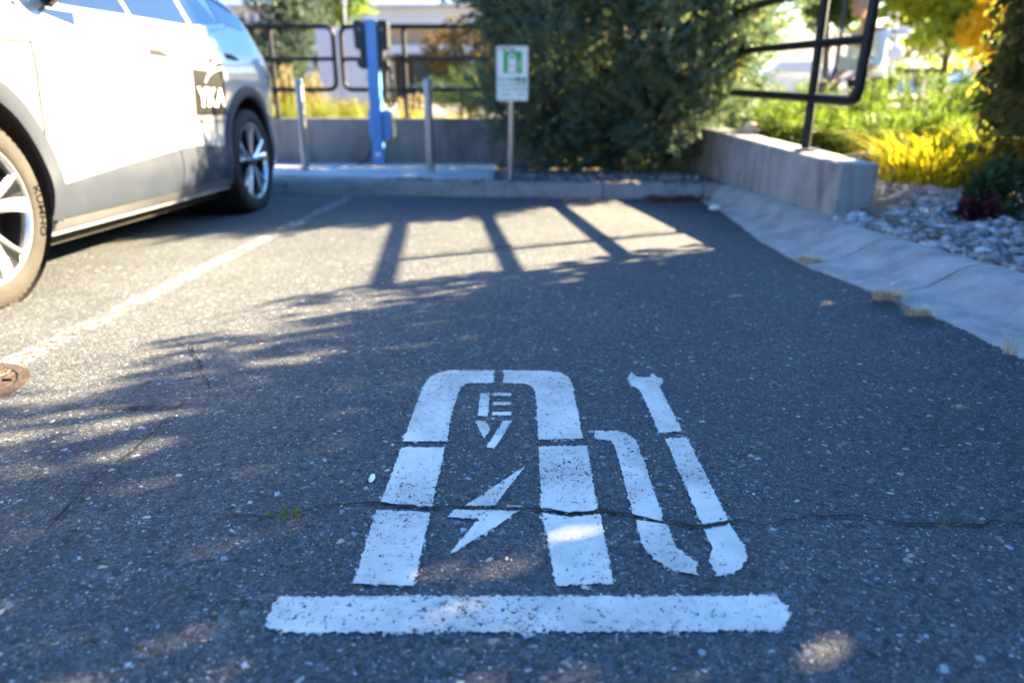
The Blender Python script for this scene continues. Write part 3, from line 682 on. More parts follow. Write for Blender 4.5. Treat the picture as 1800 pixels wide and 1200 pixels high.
    part('fender_trim', patch(-.10, .80, lambda s: tz1(s)-.002-.034*min(1, max(0, (s+.10)/.35)), lambda s: tz1(s)+.004, .010, side, ns=24, nz=4, thick=.012), M['car_white'])
    part('fender_trim', patch(-.10, .808, lambda s: tz1(s)-.009-.036*min(1, max(0, (s+.10)/.35)), lambda s: tz1(s)+.009, .006, side, ns=24, nz=4, thick=.008), M['clad'])
    part('fender_trim', patch(.12, .70, lambda s: tz1(s)-.052, lambda s: tz1(s)-.037, .008, side, ns=12, nz=2, thick=.006), M['clad'])
    # door mirror
    mb = MB(); rows = []
    for i in range(9):
        a = i/8*PI; rr = math.sin(a)**.6; rows.append([(side*(1.035-.115*math.cos(a)), .67+.075*rr*math.cos(t_)*(1.0)+.02*(i/8), 1.30+.085*rr*math.sin(t_)) for t_ in np.linspace(0, 2*PI, 16, endpoint=False)])
    mb.grid(rows, True); mi = part('door_mirror', mb, M['car_white'], smooth=True, sharp=2)
    mb = MB(); mb.tube([(side*.84, .70, 1.165), (side*.90, .70, 1.20), (side*.98, .68, 1.235)], [.035, .03, .028], 8); part('mirror_arm', mb, M['gloss_black'], mi, smooth=True)
    mb = MB(); mb.add([surf(.60, 1.135, .008, side), surf(.82, 1.10, .008, side), surf(.86, 1.16, .008, side), surf(.72, 1.19, .008, side)], [(0, 1, 2, 3)]); part('mirror_base', mb, M['glass'], mi)
    # lamps
    part('headlight', patch(-.74, -.42, lambda s: .80, lambda s: .90+.06*(s+.74)/.32, .006, side, ns=10, nz=5, thick=.01), M['lamp'], smooth=True)
    part('tail_light', patch(3.38, 3.66, lambda s: .93, lambda s: 1.03, .006, side, ns=10, nz=5, thick=.01), M['red_lens'], smooth=True)
# windscreen and rear glass as bands across the body top
def topband(s0, s1, lift, frac):
    mb = MB(); rows = []
    for s in np.linspace(s0, s1, 14):
        zt = ztop(s); ue = (Wd(s)-ins(zt-.055))*frac
        rows.append([(u, s, zt+.016-.018*(abs(u)/max(ue, .01))**2+lift) for u in np.linspace(-ue, ue, 13)])
    mb.grid(rows); return mb
part('windscreen', topband(.46, 1.20, .004, .86), M['glass'], smooth=True)
part('rear_window', topband(3.30, 3.56, .004, .82), M['glass'], smooth=True)
mb = MB(); mb.box((0, -.845, .62), (.50, .012, .11)); part('number_plate', mb, M['decal_white'], bevel=.004)
mb = MB(); mb.box((0, 1.38, .17), (1.5, 3.9, .05)); part('underbody', mb, M['under'])
# wheels
def spoke(mb, a, r0, r1, w0, w1, x0, x1, side, yc, zc, th=.02, skew=0.):
    rows = []
    for i in range(5):
        t = i/4; r = r0+(r1-r0)*t; w = w0+(w1-w0)*t; x = x0+(x1-x0)*t; aa = a+skew*t
        rad = Vector((0, math.cos(aa), math.sin(aa))); tan = Vector((0, -math.sin(aa), math.cos(aa))); o = Vector((0, yc, zc))
        rows.append([o+rad*r+tan*w/2+Vector((side*(x-.004), 0, 0)), o+rad*r+tan*w*.18+Vector((side*(x+.004), 0, 0)), o+rad*r-tan*w*.18+Vector((side*(x+.004), 0, 0)), o+rad*r-tan*w/2+Vector((side*(x-.004), 0, 0)), o+rad*r-tan*w/2+Vector((side*(x-th-.012), 0, 0)), o+rad*r+tan*w/2+Vector((side*(x-th-.012), 0, 0))])
    mb.grid(rows, True); mb.add(rows[-1], [tuple(range(6))])
def wheel(yc, side, steer=0., phase=0.):
    R, zc = .371, .371; o = (0, yc, zc); ax = (side, 0, 0); X = .905
    w = bpy.data.objects.new('wheel', None); C.objects.link(w); w.parent = car; w.location = (side*X, yc, zc)
    def sub(name, mb, mat, par=w, **kw):
        mb.v = [(v[0]-side*X, v[1]-yc, v[2]-zc) for v in map(tuple, mb.v)]
        return mk(name, mb, mat, par, local=True, **kw)
    mb = MB(); mb.lathe([(.268, -.20+X), (.30, -.225+X), (.345, -.232+X), (.362, -.215+X), (.370, -.18+X), (.371, -.11+X), (.370, -.04+X), (.366, -.012+X), (.362, -.004+X), (.355, .006+X), (.342, .012+X), (.325, .016+X), (.300, .016+X), (.284, .012+X), (.275, .004+X), (.268, -.01+X)], o, ax, (0, 0, 1), 96)
    # tread blocks on the shoulder
    for k in range(72):
        a = 2*PI*k/72; rad = Vector((0, math.cos(a), math.sin(a))); Rm = Matrix(((1, 0, 0), (0, math.cos(a), -math.sin(a)), (0, math.sin(a), math.cos(a))))
        mb.box(Vector((side*(X-.035), yc, zc))+rad*.3695, (.055, .006, .024), Rm); mb.box(Vector((side*(X-.11), yc, zc))+rad*.3700, (.05, .006, .024), Rm)
    ty = sub('tyre', mb, M['tyre'], smooth=True, sharp=.5)
    for txt, ac, fl in (('KUMHO', -.10, 1), ('KUMHO', PI-.10, 1), ('235/50 R20', PI/2, 1), ('SOLUS', -PI/2, 1)):
        if txt in ('SOLUS', '235/50 R20'): continue
        rr = .322; hgt = .040
        def fn(x, y):
            a = ac-(x*1.25)/rr; r = rr+y
            return (side*(X+.0185), yc+math.cos(a)*r*1.0, zc+math.sin(a)*r)
        mbt = text_mesh(txt, .046, fn=fn, bold=.0006); sub('lettering', mbt, M['tyre_text'], ty)
        bpy.context.view_layer.update()
    rim = MB(); rim.lathe([(.262, -.16+X), (.258, -.03+X), (.262, -.004+X), (.270, .006+X), (.277, .006+X), (.278, -.02+X)], o, ax, (0, 0, 1), 72); rm = sub('rim', rim, M['alloy'], smooth=True, sharp=.6)
    mb = MB(); mb.lathe([(.0005, -.10+X), (.255, -.10+X), (.257, -.03+X)], o, ax, (0, 0, 1), 48); sub('brake_disc', mb, M['under'], smooth=True)
    mb = MB()
    for k in range(5): spoke(mb, phase+2*PI*k/5, .05, .262, .055, .155, -.022+X, -.006+X, side, yc, zc)
    sub('spoke_backing', mb, M['gloss_black'], smooth=True, sharp=.5)
    mb = MB()
    for k in range(5):
        a = phase+2*PI*k/5
        spoke(mb, a-.06, .045, .262, .030, .062, -.008+X, .004+X, side, yc, zc, skew=-.16)
        spoke(mb, a+.10, .045, .262, .026, .020, -.008+X, .003+X, side, yc, zc, skew=.16)
    sub('spokes', mb, M['alloy'], smooth=True, sharp=.5)
    mb = MB(); mb.lathe([(.0005, .006+X), (.030, .004+X), (.036, -.004+X), (.055, -.012+X), (.058, -.03+X)], o, ax, (0, 0, 1), 32); sub('hub_cap', mb, M['gloss_black'], smooth=True)
    return w
for yc, ph in ((0, .22), (2.765, .30)):
    for sd in (1, -1): wheel(yc, sd, 0, ph)
# logo decal on the rear door
lg = bpy.data.objects.new('logo_decal', None); C.objects.link(lg); lg.parent = car
def lpart(name, mb, mat): return mk(name, mb, mat, lg, local=True)
LS0, LS1, LZ0, LZ1 = 1.885, 2.345, .705, .975
def lmap(u, v, off=.007): return surf(LS0+(LS1-LS0)*u+.0*v, LZ0+(LZ1-LZ0)*v, off)
mb = MB(); rows = []
for i in range(13):
    rows.append([lmap(j/16, i/12*(1.0 if j/16 < .42 else 1.0+.30*min(1, (j/16-.42)/.2)), .0065) for j in range(17)])
mb.grid(rows); lpart('panel', mb, M['decal'])
mb = MB()
for (ua, va, ub, vb, uc, vc, w) in ((.34, .72, .52, 1.06, 1.02, 1.10, .07), (.44, .96, .62, 1.22, 1.02, 1.26, .055)):
    rows = []
    for k in range(17):
        t = k/16; u = (1-t)**2*ua+2*t*(1-t)*ub+t*t*uc; v = (1-t)**2*va+2*t*(1-t)*vb+t*t*vc; ww = w*(.35+.65*math.sin(min(1, t*1.4)*PI/2))
        rows.append([lmap(u, v-ww/2, .0085), lmap(u, v+ww/2, .0085)])
    mb.grid(rows)
lpart('swoosh', mb, M['decal_white'])
lpart('lettering', text_mesh('YKA', .60, fn=lambda x, y: lmap(.52+x*.74, .41+y*1.0, .0095), bold=.008), M['decal_white'])
lpart('lettering', text_mesh('Kamloops Airport', .135, fn=lambda x, y: lmap(.50+x*.90, -.14+y*1.0, .0085)), M['decal'])

# ================================================================== CHARGER, BOLLARDS, SIGN
bx, by, bz = -1.51, 8.03, .145
t = thing('charging_station', 'blue charging post with two black charger heads on the slab', 'charging station', (bx, by, bz))
top = 1.65; lean = .02
mb = MB(); mb.box((bx, by, (top+bz)/2), (.128, .13, top-bz)); mk('post', mb, M['blue_grey'], t, bevel=.012)
mb = MB(); mb.box((bx, by, bz+.006), (.22, .22, .012)); mk('base_plate', mb, M['steel'], t, bevel=.003)
for sd in (-1, 1):
    mb = MB(); pr = [(.07, -.30), (.07, .0), (.19, .0), (.205, -.015), (.205, -.22), (.185, -.265), (.12, -.30)] 
    # head outline (width, depth) in plan, extruded in height
    xo = bx+sd*.066
    outl = [(0, .0), (.10, .0), (.118, -.02), (.115, -.265), (.095, -.285), (.06, -.285), (.06, -.36), (.045, -.385), (.075, -.40), (.085, -.375), (.10, -.375), (.10, -.44), (.06, -.48), (0, -.48)]
    vs = [(xo+sd*w_, by-.075, top-.01+h_) for w_, h_ in outl]; vb = [(xo+sd*w_, by+.085, top-.01+h_) for w_, h_ in outl]; n = len(outl)
    mb.add(vs+vb, [tuple(range(n)), tuple(range(n, 2*n))]+[(i, (i+1) % n, n+(i+1) % n, n+i) for i in range(n)])
    hd = mk('charger_head', mb, M['charger_black'], t, bevel=.006)
    mb = MB(); mb.box((xo+sd*.05, by-.078, top-.10), (.05, .006, .03)); mk('display', mb, M['window'], hd)
    mb = MB(); mb.lathe([(.001, -.086), (.01, -.086), (.012, -.078), (.012, -.07)], (xo+sd*.012, by, top-.035), (0, 1, 0), (0, 0, 1), 12); mk('bolt', mb, M['steel'], hd)
    mb = MB(); px = xo+sd*.075; zz = top-.42
    pts = [(px+sd*.02*math.sin(i*.9), by-.02-.06*math.sin(i*.8), zz-.08*i-(.0 if i < 9 else .02)) for i in range(9)]
    loop = [(px, by-.03, zz), (px+sd*.05, by-.06, zz-.1), (px+sd*.075, by-.07, zz-.3), (px+sd*.055, by-.06, zz-.45), (px+sd*.015, by-.05, zz-.47), (px-sd*.01, by-.05, zz-.38), (px-sd*.005, by-.04, zz-.15), (px+sd*.0, by-.02, zz-.02)]
    if sd == 1: mb.tube(loop, .017, 8); mk('charging_cable', mb, M['rubber'], t, smooth=True)
mb = MB(); mb.box((bx+.11, by+.04, .145+.44), (.085, .16, .30)); mk('junction_box', mb, M['blue_grey'], t, bevel=.008)
mb = MB(); mb.box((bx+.166, by+.05, .145+.44), (.024, .15, .28)); mk('junction_box_cover', mb, M['steel'], t, bevel=.004)
mb = MB(); mb.box((bx-.078, by+.04, .145+.44), (.026, .12, .30)); mk('junction_box', mb, M['blue_grey'], t, bevel=.006)
mb = MB(); mb.box((bx, by-.0662, .145+.12), (.06, .0024, .035)); mk('label_plate', mb, M['sign_white'], t)
mb = MB(); mb.tube([(bx-.08, by+.04, .43), (bx-.085, by+.03, .34), (bx-.11, by+.0, .24), (bx-.18, by-.02, .175), (bx-.24, by-.01, .158)], .012, 8); mk('conduit', mb, M['rubber'], t, smooth=True)
def bollard(x, y, label):
    t = thing('bollard', label, 'bollard', (x, y, .145), 0, 'steel bollards guarding the charging post')
    mb = MB(); mb.lathe([(.001, 1.03), (.030, 1.028), (.0385, 1.018), (.041, 1.0), (.041, .145)], (x, y, 0), (0, 0, 1), (0, 1, 0), 24); mk('post', mb, M['steel'], t, smooth=True, sharp=.6)
    mb = MB(); mb.lathe([(.042, .172), (.056, .168), (.062, .155), (.062, .145)], (x, y, 0), (0, 0, 1), (0, 1, 0), 24); mk('base_collar', mb, M['steel'], t, smooth=True, sharp=.6)
    return t
bollard(-2.13, 7.28, 'round steel bollard left of the blue charging post, nearest the car'); bollard(-.82, 7.08, 'round steel bollard right of the blue charging post')
# no-parking sign
sx, sy = -.008, 6.37
t = thing('parking_sign', 'white and green no parking sign on a thin steel pole before the juniper', 'sign', (sx, sy, .13))
mb = MB(); mb.tube([(sx-.008, sy+.028, .10), (sx+.012, sy+.028, 1.24)], .026, 14); mk('pole', mb, M['steel'], t, smooth=True)
SX0, SX1, SZ0, SZ1 = sx-.128, sx+.150, .812, 1.258; yf = sy-.008
def rrect(x0, x1, z0, z1, r, n=5):
    o = []
    for cx_, cz_, a0 in ((x1-r, z1-r, 0), (x0+r, z1-r, PI/2), (x0+r, z0+r, PI), (x1-r, z0+r, 1.5*PI)):
        for i in range(n+1): a = a0+PI/2*i/n; o.append((cx_+r*math.cos(a), cz_+r*math.sin(a)))
    return o
def plate(poly, y0, y1):
    mb = MB(); n = len(poly); mb.add([(x, y0, z) for x, z in poly]+[(x, y1, z) for x, z in poly], [tuple(range(n)), tuple(range(n, 2*n))]+[(i, (i+1) % n, n+(i+1) % n, n+i) for i in range(n)]); return mb
mb = plate(rrect(SX0, SX1, SZ0, SZ1, .02), yf, yf+.004); pn = mk('panel', mb, M['sign_white'], t)
sw, sh = SX1-SX0, SZ1-SZ0
def sp(u, v): return (SX0+sw*u, SZ1-sh*v)
mb = MB()
for (a, b) in ((rrect(SX0+.010, SX1-.010, SZ0+.010, SZ1-.010, .016), rrect(SX0+.015, SX1-.015, SZ0+.015, SZ1-.015, .012)),):
    mb.grid([[(x, yf-.0012, z) for x, z in a+a[:1]], [(x, yf-.0012, z) for x, z in b+b[:1]]])
mk('border', mb, M['sign_teal'], pn)
x0, z1 = sp(.22, .10); x1, z0 = sp(.80, .495); mk('charger_field', plate(rrect(x0, x1, z0, z1, .004), yf-.0016, yf-.0004), M['sign_green'], pn)
mb = MB()
xa, za = sp(.37, .15); xb, zb = sp(.60, .47)
o_ = plate(rrect(xa, xb, zb, za, .02), yf-.0028, yf-.0017); mb.add(o_.v, o_.f)
xa, za = sp(.32, .455); xb, zb = sp(.68, .48); o_ = plate(rrect(xa, xb, zb, za, .002), yf-.003, yf-.0018); mb.add(o_.v, o_.f)
mb.tube([(sp(.60, .28)[0], yf-.002, sp(.6, .28)[1]), (sp(.66, .29)[0], yf-.002, sp(.66, .29)[1]), (sp(.67, .42)[0], yf-.002, sp(.67, .42)[1]), (sp(.73, .42)[0], yf-.002, sp(.73, .42)[1]), (sp(.74, .22)[0], yf-.002, sp(.74, .22)[1])], .0032, 6)
mk('charger_glyph', mb, M['sign_white'], pn)
xa, za = sp(.42, .18); xb, zb = sp(.55, .23); mk('glyph_window', plate(rrect(xa, xb, zb, za, .003), yf-.004, yf-.0029), M['sign_green'], pn)
for txt, v, hh, mt, bd in (('NO PARKING', .605, .046, 'sign_teal', .0012), ('EXCEPT FOR ELECTRIC', .705, .0245, 'sign_teal', .0005), ('VEHICLE CHARGING', .785, .0245, 'sign_teal', .0005), ('EV', .36, .030, 'sign_green', .0005)):
    cu = (SX0+SX1)/2 if txt != 'EV' else sp(.485, 0)[0]
    mk('lettering', text_mesh(txt, hh, fn=lambda x, y, cu=cu, v=v: (cu+x*.93, yf-.0034, SZ1-sh*v+y), bold=bd), M[mt], pn)
mb = MB()
for u0, u1 in ((.15, .46), (.66, .86)):
    xa, za = sp(u0, .868); xb, zb = sp(u1, .89); mk('bar', plate([(xa, zb), (xb, zb), (xb, za), (xa, za)], yf-.002, yf-.0006), M['sign_teal'], pn)
for v in (.05, .95):
    mb = MB(); mb.lathe([(.0005, -.006), (.006, -.005), (.007, 0)], (sp(.5, v)[0], yf, sp(.5, v)[1]), (0, 1, 0), (0, 0, 1), 10); mk('bolt', mb, M['steel'], pn)

# ================================================================== RAILINGS
YF = 8.40
def rpx(x, y): return atY(x, y, YF)
def corner(pts, r=.10, n=5):
    out = [Vector(pts[0])]
    for a, b, c in zip(pts[:-2], pts[1:-1], pts[2:]):
        a, b, c = Vector(a), Vector(b), Vector(c); p = b+(a-b).normalized()*r; q = b+(c-b).normalized()*r
        for i in range(n+1):
            u = i/n; out.append(p*(1-u)**2+b*2*u*(1-u)+q*u*u)
    out.append(Vector(pts[-1])); return out
t = thing('railing', 'black pipe railing panel on the back wall, left one behind the car tail', 'railing', (rpx(480, 207)[0], YF, .65))
zt_, zm_, zb_ = rpx(600, 47)[2], rpx(600, 104)[2], rpx(600, 158)[2]
xe = rpx(588, 100)[0]; xl = -6.5
mb = MB(); mb.tube(corner([(xl, YF, zt_), (xe, YF, zt_), (xe, YF, zb_), (xl, YF, zb_)]), .026, 10); mk('frame', mb, M['black_metal'], t, smooth=True)
mb = MB(); mb.tube([(xl, YF, zm_), (xe, YF, zm_)], .022, 8); mk('mid_rail', mb, M['black_metal'], t, smooth=True)
for px in (478,):
    xx = rpx(px, 100)[0]; mb = MB(); mb.tube([(xx, YF, .62), (xx, YF, zt_)], .026, 10); mk('post', mb, M['black_metal'], t, smooth=True); mb = MB(); mb.box((xx, YF, .66), (.10, .10, .012)); mk('base_plate', mb, M['black_metal'], t)
for xx in (-4.4, -6.0):
    mb = MB(); mb.tube([(xx, YF, .62), (xx, YF, zt_)], .026, 10); mk('post', mb, M['black_metal'], t, smooth=True)
t = thing('railing', 'black pipe railing panel on the back wall, behind the blue charging post', 'railing', (rpx(710, 207)[0], YF, .65))
xs_ = rpx(602, 100)[0]; xr = 1.75
mb = MB(); mb.tube(corner([(xr, YF, zt_), (xs_, YF, zt_), (xs_, YF, zb_), (xr, YF, zb_)]), .026, 10); mk('frame', mb, M['black_metal'], t, smooth=True)
mb = MB(); mb.tube([(xr, YF, zm_), (xs_, YF, zm_)], .022, 8); mk('mid_rail', mb, M['black_metal'], t, smooth=True)
for xx in (rpx(711, 100)[0], .55):
    mb = MB(); mb.tube([(xx, YF, .62), (xx, YF, zt_)], .026, 10); mk('post', mb, M['black_metal'], t, smooth=True); mb = MB(); mb.box((xx, YF, .66), (.10, .10, .012)); mk('base_plate', mb, M['black_metal'], t)
# right-hand railing: rises with the wall top
RX = lambda y: 2.0-.022*(y-4.2)
RZ = lambda y, k: [.785, 1.118, 1.45][k]+.045*(y-4.2)
t = thing('railing', 'dark pipe railing with a rounded end loop on the short stained wall', 'railing', (RX(4.8), 4.8, .49))
y0, y1 = 4.2, 8.1
mb = MB(); mb.tube(corner([(RX(y1), y1, RZ(y1, 2)), (RX(y0)+.01, y0-.02, RZ(y0, 2)), (RX(y0), y0, RZ(y0, 0)), (RX(y1), y1, RZ(y1, 0))], .085, 6), [.031]*16, 12); mk('frame', mb, M['black_metal'], t, smooth=True)
mb = MB(); mb.tube([(RX(y0), y0, RZ(y0, 1)), (RX(y1), y1, RZ(y1, 1))], .027, 10); mk('mid_rail', mb, M['black_metal'], t, smooth=True)
for yy in (4.80, 7.2, 8.05):
    mb = MB(); mb.tube([(RX(yy), yy, .44+.045*(yy-4.1)), (RX(yy), yy, RZ(yy, 2))], .029, 12); mk('post', mb, M['black_metal'], t, smooth=True)
    mb = MB(); mb.box((RX(yy)+.01, yy, .455+.045*(yy-4.1)), (.14, .13, .012)); mk('base_plate', mb, M['steel'], t, bevel=.003)

# ================================================================== PLANTS
def shrub(name, label, cat, base, parts_, stem=None, group=None):
    t = thing(name, label, cat, base, 0, group)
    if stem is not None: mk('stem', stem, M['bark'], t, smooth=True)
    for nm, (P, D, l, w, m) in parts_: leaves(nm, P, D, l, w, M[m], t)
    return t
# big juniper
lc = []; lr = []
base = np.array([1.05, 7.25, .13])
for _ in range(150):
    z = random.uniform(.36, 3.3); f = (1-abs(z-1.35)/2.3)*1.0; rx = 1.30*max(.35, f)**.55; ry = .92*max(.35, f)**.55
    if z < .7: rx *= .72; ry *= .62
    a = random.uniform(0, 2*PI); q = math.sqrt(random.uniform(.15, 1))
    lc.append((base[0]+.03+math.cos(a)*rx*q+.12*(z-.6), base[1]+math.sin(a)*ry*q*(1.25 if z > 1.3 else 1)+max(0, min(.75, (z-1.)*.8))*max(0, math.sin(a)), z)); lr.append(random.uniform(.17, .34))
lc += [(random.uniform(1.72, 2.08), random.uniform(6.25, 6.9), random.uniform(.8, 2.5)) for _ in range(18)]; lr += [random.uniform(.14, .24) for _ in range(18)]
lc = list(map(tuple, lc)); lc += [(random.uniform(1.2, 1.85), random.uniform(6.02, 6.3), random.uniform(.8, 1.75)) for _ in range(12)]; lr += [random.uniform(.07, .13) for _ in range(12)]
lc += [(random.uniform(-.34, .1), random.uniform(6.95, 7.5), random.uniform(.75, 2.4)) for _ in range(14)]; lr += [random.uniform(.14, .24) for _ in range(14)]
lc += [(random.uniform(.3, 1.7), random.uniform(8.35, 9.1), random.uniform(.95, 2.2)) for _ in range(14)]; lr += [random.uniform(.2, .3) for _ in range(14)]
lc += [(.24, 6.27, 1.40), (.30, 6.32, 1.44), (.27, 6.42, 1.24), (.30, 6.62, 1.05), (-.05, 6.75, .55)]; lr += [.055, .10, .15, .2, .18]
lc2 = []
for (x, y, z), r in zip(lc, lr):                      # the crown's front edge: it shades only the tail of the car
    lim = 4.98+.506*(x+1.93)
    if z > (x+1.93)/1.78+.35 and y-r*1.6 < lim: y = lim+r*1.6
    lc2.append((x, y, z))
lc = np.array(lc2); lr = np.array(lr)
P, D = sprays(lc, lr, 11500, 24, .24, .045, .017, up=.55)
mbt = trunk_mesh((1.05, 7.3, .1), (1.15, 7.3, 3.0), .085, .02, [(.12, (.2, 6.9, .9), .04), (.2, (1.9, 7.0, 1.2), .04), (.3, (.3, 7.6, 1.6), .035), (.4, (1.8, 7.7, 1.9), .03), (.5, (.7, 6.7, 2.2), .03), (.15, (1.3, 6.6, .7), .035), (.1, (.6, 6.55, .5), .03)])
t = thing('juniper_tree', 'big dark blue green juniper beside the parking sign', 'tree', tuple(base)); mk('trunk', mbt, M['bark'], t, smooth=True); leaves('crown', P, D, RNG.uniform(.04, .075, len(P)), RNG.uniform(.011, .019, len(P)), M['juniper'], t)
# spreading junipers behind the short wall
def spreader(x, y, rx, ry, h, n, label, mat='spread', up=.55, name='spreading_juniper'):
    """low juniper: arching branches from the middle, each feathered with side sprays"""
    z0 = terr(x, y); c = np.array([x, y, z0]); Q = []; Dn = []; mbt = MB(); nb = max(26, n//14)
    for b_ in range(nb):
        a = random.uniform(0, 2*PI); q = random.uniform(.45, 1.05); el = random.uniform(.25, 1.05)
        e = np.array([math.cos(a)*rx*q, math.sin(a)*ry*q, h*(.35+.75*random.random()*(1.25-q*.55))]); st = c+np.array([math.cos(a)*rx*.12, math.sin(a)*ry*.12, .02])
        mid = st+(e*np.array([.55, .55, .72]))
        end = c+e; tt = np.linspace(0, 1, 9); pth = [(1-t)**2*st+2*t*(1-t)*mid+t*t*end for t in tt]
        if b_ % 3 == 0: mbt.tube([tuple(p) for p in pth[:7]], [.014-.0016*i for i in range(7)], 5)
        for k in range(16):
            t = random.uniform(.22, 1.); p = (1-t)**2*st+2*t*(1-t)*mid+t*t*end; ax = 2*(1-t)*(mid-st)+2*t*(end-mid); ax /= np.linalg.norm(ax)+1e-6
            d = ax*.9+RNG.normal(size=3)*.5+np.array([0, 0, .25]); d /= np.linalg.norm(d); Ls = (.10+.16*random.random())*(1.15-.5*t)
            m = 15; u = RNG.uniform(0, 1, size=(m, 1)); Q.append(p+d*u*Ls+RNG.normal(size=(m, 3))*.006); Dn.append(d+RNG.normal(size=(m, 3))*.35)
    Q = np.concatenate(Q); Dn = np.concatenate(Dn); Q[:, 2] = np.maximum(Q[:, 2], z0+.01)
    t = thing(name, label, 'shrub', (x, y, z0)); mk('stem', mbt, M['bark'], t, smooth=True); leaves('foliage', Q, Dn, RNG.uniform(.028, .06, len(Q)), RNG.uniform(.007, .013, len(Q)), M[mat], t); return t
spreader(4.0, 6.9, .95, .7, .74, 1300, 'tall feathery light green juniper behind the railing end loop')
spreader(2.95, 8.3, .8, .5, .62, 1000, 'green juniper behind the far end of the short wall, beyond the boulder')
spreader(2.75, 6.5, .62, .62, .46, 1300, 'low dark green juniper just behind the railing post')
spreader(3.15, 5.55, .5, .4, .42, 700, 'lowest green juniper between the wall end and the yellow grass')
spreader(5.3, 7.6, .8, .6, .62, 800, 'pale green juniper beyond the yellow grass clump')
# yellow grass clump and its kin
def clump(x, y, r, n, h, w, lean, mat, label, name='grass_clump', cat='grass clump', z=None, group=None):
    z = terr(x, y) if z is None else z
    return tag(mk(name, blades((x, y, z), r, r, n, h, w, lean), M[mat]), label, cat, group)
clump(3.02, 5.0, .36, 950, .56, .010, 1.25, 'yellowgrass', 'bright yellow arching grass clump behind the pale gravel')
clump(3.55, 5.3, .18, 260, .55, .010, .8, 'yellowgrass', 'yellow grass clump partly behind the brightest one')
# behind the back wall
zb = .34
for i, (x, lab) in enumerate(((-2.85, 'green grass clump behind the wall beside the car tail'), (-2.5, 'green grass clump behind the wall left of the first bollard'), (-2.12, 'green grass clump behind the wall right of the left bollard'), (-1.78, 'green grass clump behind the wall just left of the charging post'))):
    clump(x, 8.85+.1*(i % 2), .22, 300, .66, .009, .55, 'greengrass', lab, z=zb)
clump(-1.22, 8.9, .12, 140, .50, .009, .6, 'yellowgrass', 'short yellow grass clump right of the charging post behind the wall', z=zb)
clump(-.62, 8.85, .22, 260, .46, .009, .7, 'yellowgrass', 'yellow grass clump behind the wall right of the right bollard', z=zb)
for i, (x, y, lab) in enumerate(((-2.95, 9.3, 'tan feather reed clump beside the car tail behind the railing'), (-2.58, 9.4, 'tan feather reed clump in the left railing panel, in front of the spruce'), (-2.15, 9.5, 'tan feather reed clump below the white cabinet'), (-1.28, 9.3, 'tan feather reed clump right of the blue charging post'))):
    hk = (1., .92, .55, .62)[i]; mb = blades((x, y, .36), .20, .16, 110, .80*hk, .008, .22); 
    t = thing('feather_reed', lab, 'grass clump', (x, y, .36)); P = []; D = []; mb.cur = 1
    for _ in range(34):
        a = random.uniform(0, 6.3); q = random.uniform(0, .22); px, py = x+math.cos(a)*q, y+math.sin(a)*q*.8; h = random.uniform(.55, .86)*hk; dx = random.gauss(0, .05)
        st = Vector((px, py, .36+h*.3)); mb.tube([st, st+Vector((dx, 0, h*.5))], .003, 4)
        for k in range(14):
            q = Vector((px+dx*k/14, py, .36+h*.72+h*.34*k/14)); dd = Vector((random.gauss(dx, .25), random.gauss(0, .25), 1)).normalized(); sd = dd.orthogonal()*.009
            mb.add([q, q+dd*.025+sd, q+dd*.058, q+dd*.025-sd], [(0, 1, 2, 3)])
    mk('foliage', mb, [M['yellowgrass'], M['reed']], t)
# trees behind
def tree(name, label, base, h, lcr, nleaf, leafL, leafW, mat, spray=False, trunk_r=.12, limbs=8, group=None, up=0.):
    x, y, z = base; lc, lr = lcr
    top = lc[np.argmax(lc[:, 2])]
    lim = []
    for k in range(limbs):
        c = lc[random.randrange(len(lc))]; lim.append((min(.9, max(.1, (c[2]-z)/(h)*.6)), tuple(c), trunk_r*.4))
    t = thing(name, label, 'tree', base, 0, group); mk('trunk', trunk_mesh((x, y, z-.1), (x, y, z+h*.9), trunk_r, trunk_r*.2, lim), M['bark'], t, smooth=True)
    if spray: P, D = sprays(lc, lr, nleaf//12, 12, leafL*3, leafL, leafW, up=up)
    else:
        P, D = crown_points(lc, lr, nleaf); D = D+RNG.normal(size=D.shape)*.8+np.array([0, 0, -.25])
    leaves('crown', P, D, RNG.uniform(.7, 1.3, len(P))*leafL, RNG.uniform(.7, 1.3, len(P))*leafW, M[mat], t); return t
def cone_lumps(x, y, z, h, r, n, lo=.1):
    lc = []; lr = []
    for _ in range(n):
        f = random.random()**1.3; zz = z+h*(lo+(1-lo)*f); rr = r*(1-f)**.7; a = random.uniform(0, 6.3); q = math.sqrt(random.random())
        lc.append((x+math.cos(a)*rr*q, y+math.sin(a)*rr*q, zz)); lr.append(max(.12, r*.36*(1-.6*f)))
    return np.array(lc), np.array(lr)
tree('spruce_tree', 'pale blue green conifer rising behind the left railing panel', (-4.05, 13.2, terr(0, 13.2)), 4.2, cone_lumps(-4.05, 13.2, terr(0, 13.2), 4.6, .78, 60, .2), 26000, .075, .028, 'spruce', True, .09, 8, up=.2)
tree('pine_tree', 'dark green conifer crown right of the thin grey mast', (-3.9, 17.5, terr(0, 17.5)), 5.2, lumpy((-4.0, 17.5, 3.5), (.85, .8, 1.1), 40, .9), 14000, .10, .04, 'darkgreen', True, .1, 8, up=.1)
tree('autumn_tree', 'small orange tinted tree between the railing and the big juniper', (-.95, 13.6, terr(0, 13.6)), 1.7, lumpy((-.75, 13.6, 1.75), (.75, .6, .55), 26, .9), 5200, .07, .04, 'bronze', False, .05, 7)
spreader(-.55, 12.2, .55, .45, .95, 700, 'dark rounded shrub behind the right end of the back railing', 'ivy', .3, 'dark_shrub')
spreader(-1.15, 15.2, .9, .5, .8, 600, 'dark low shrub by the far road behind the right bollard', 'ivy', .3, 'dark_shrub')
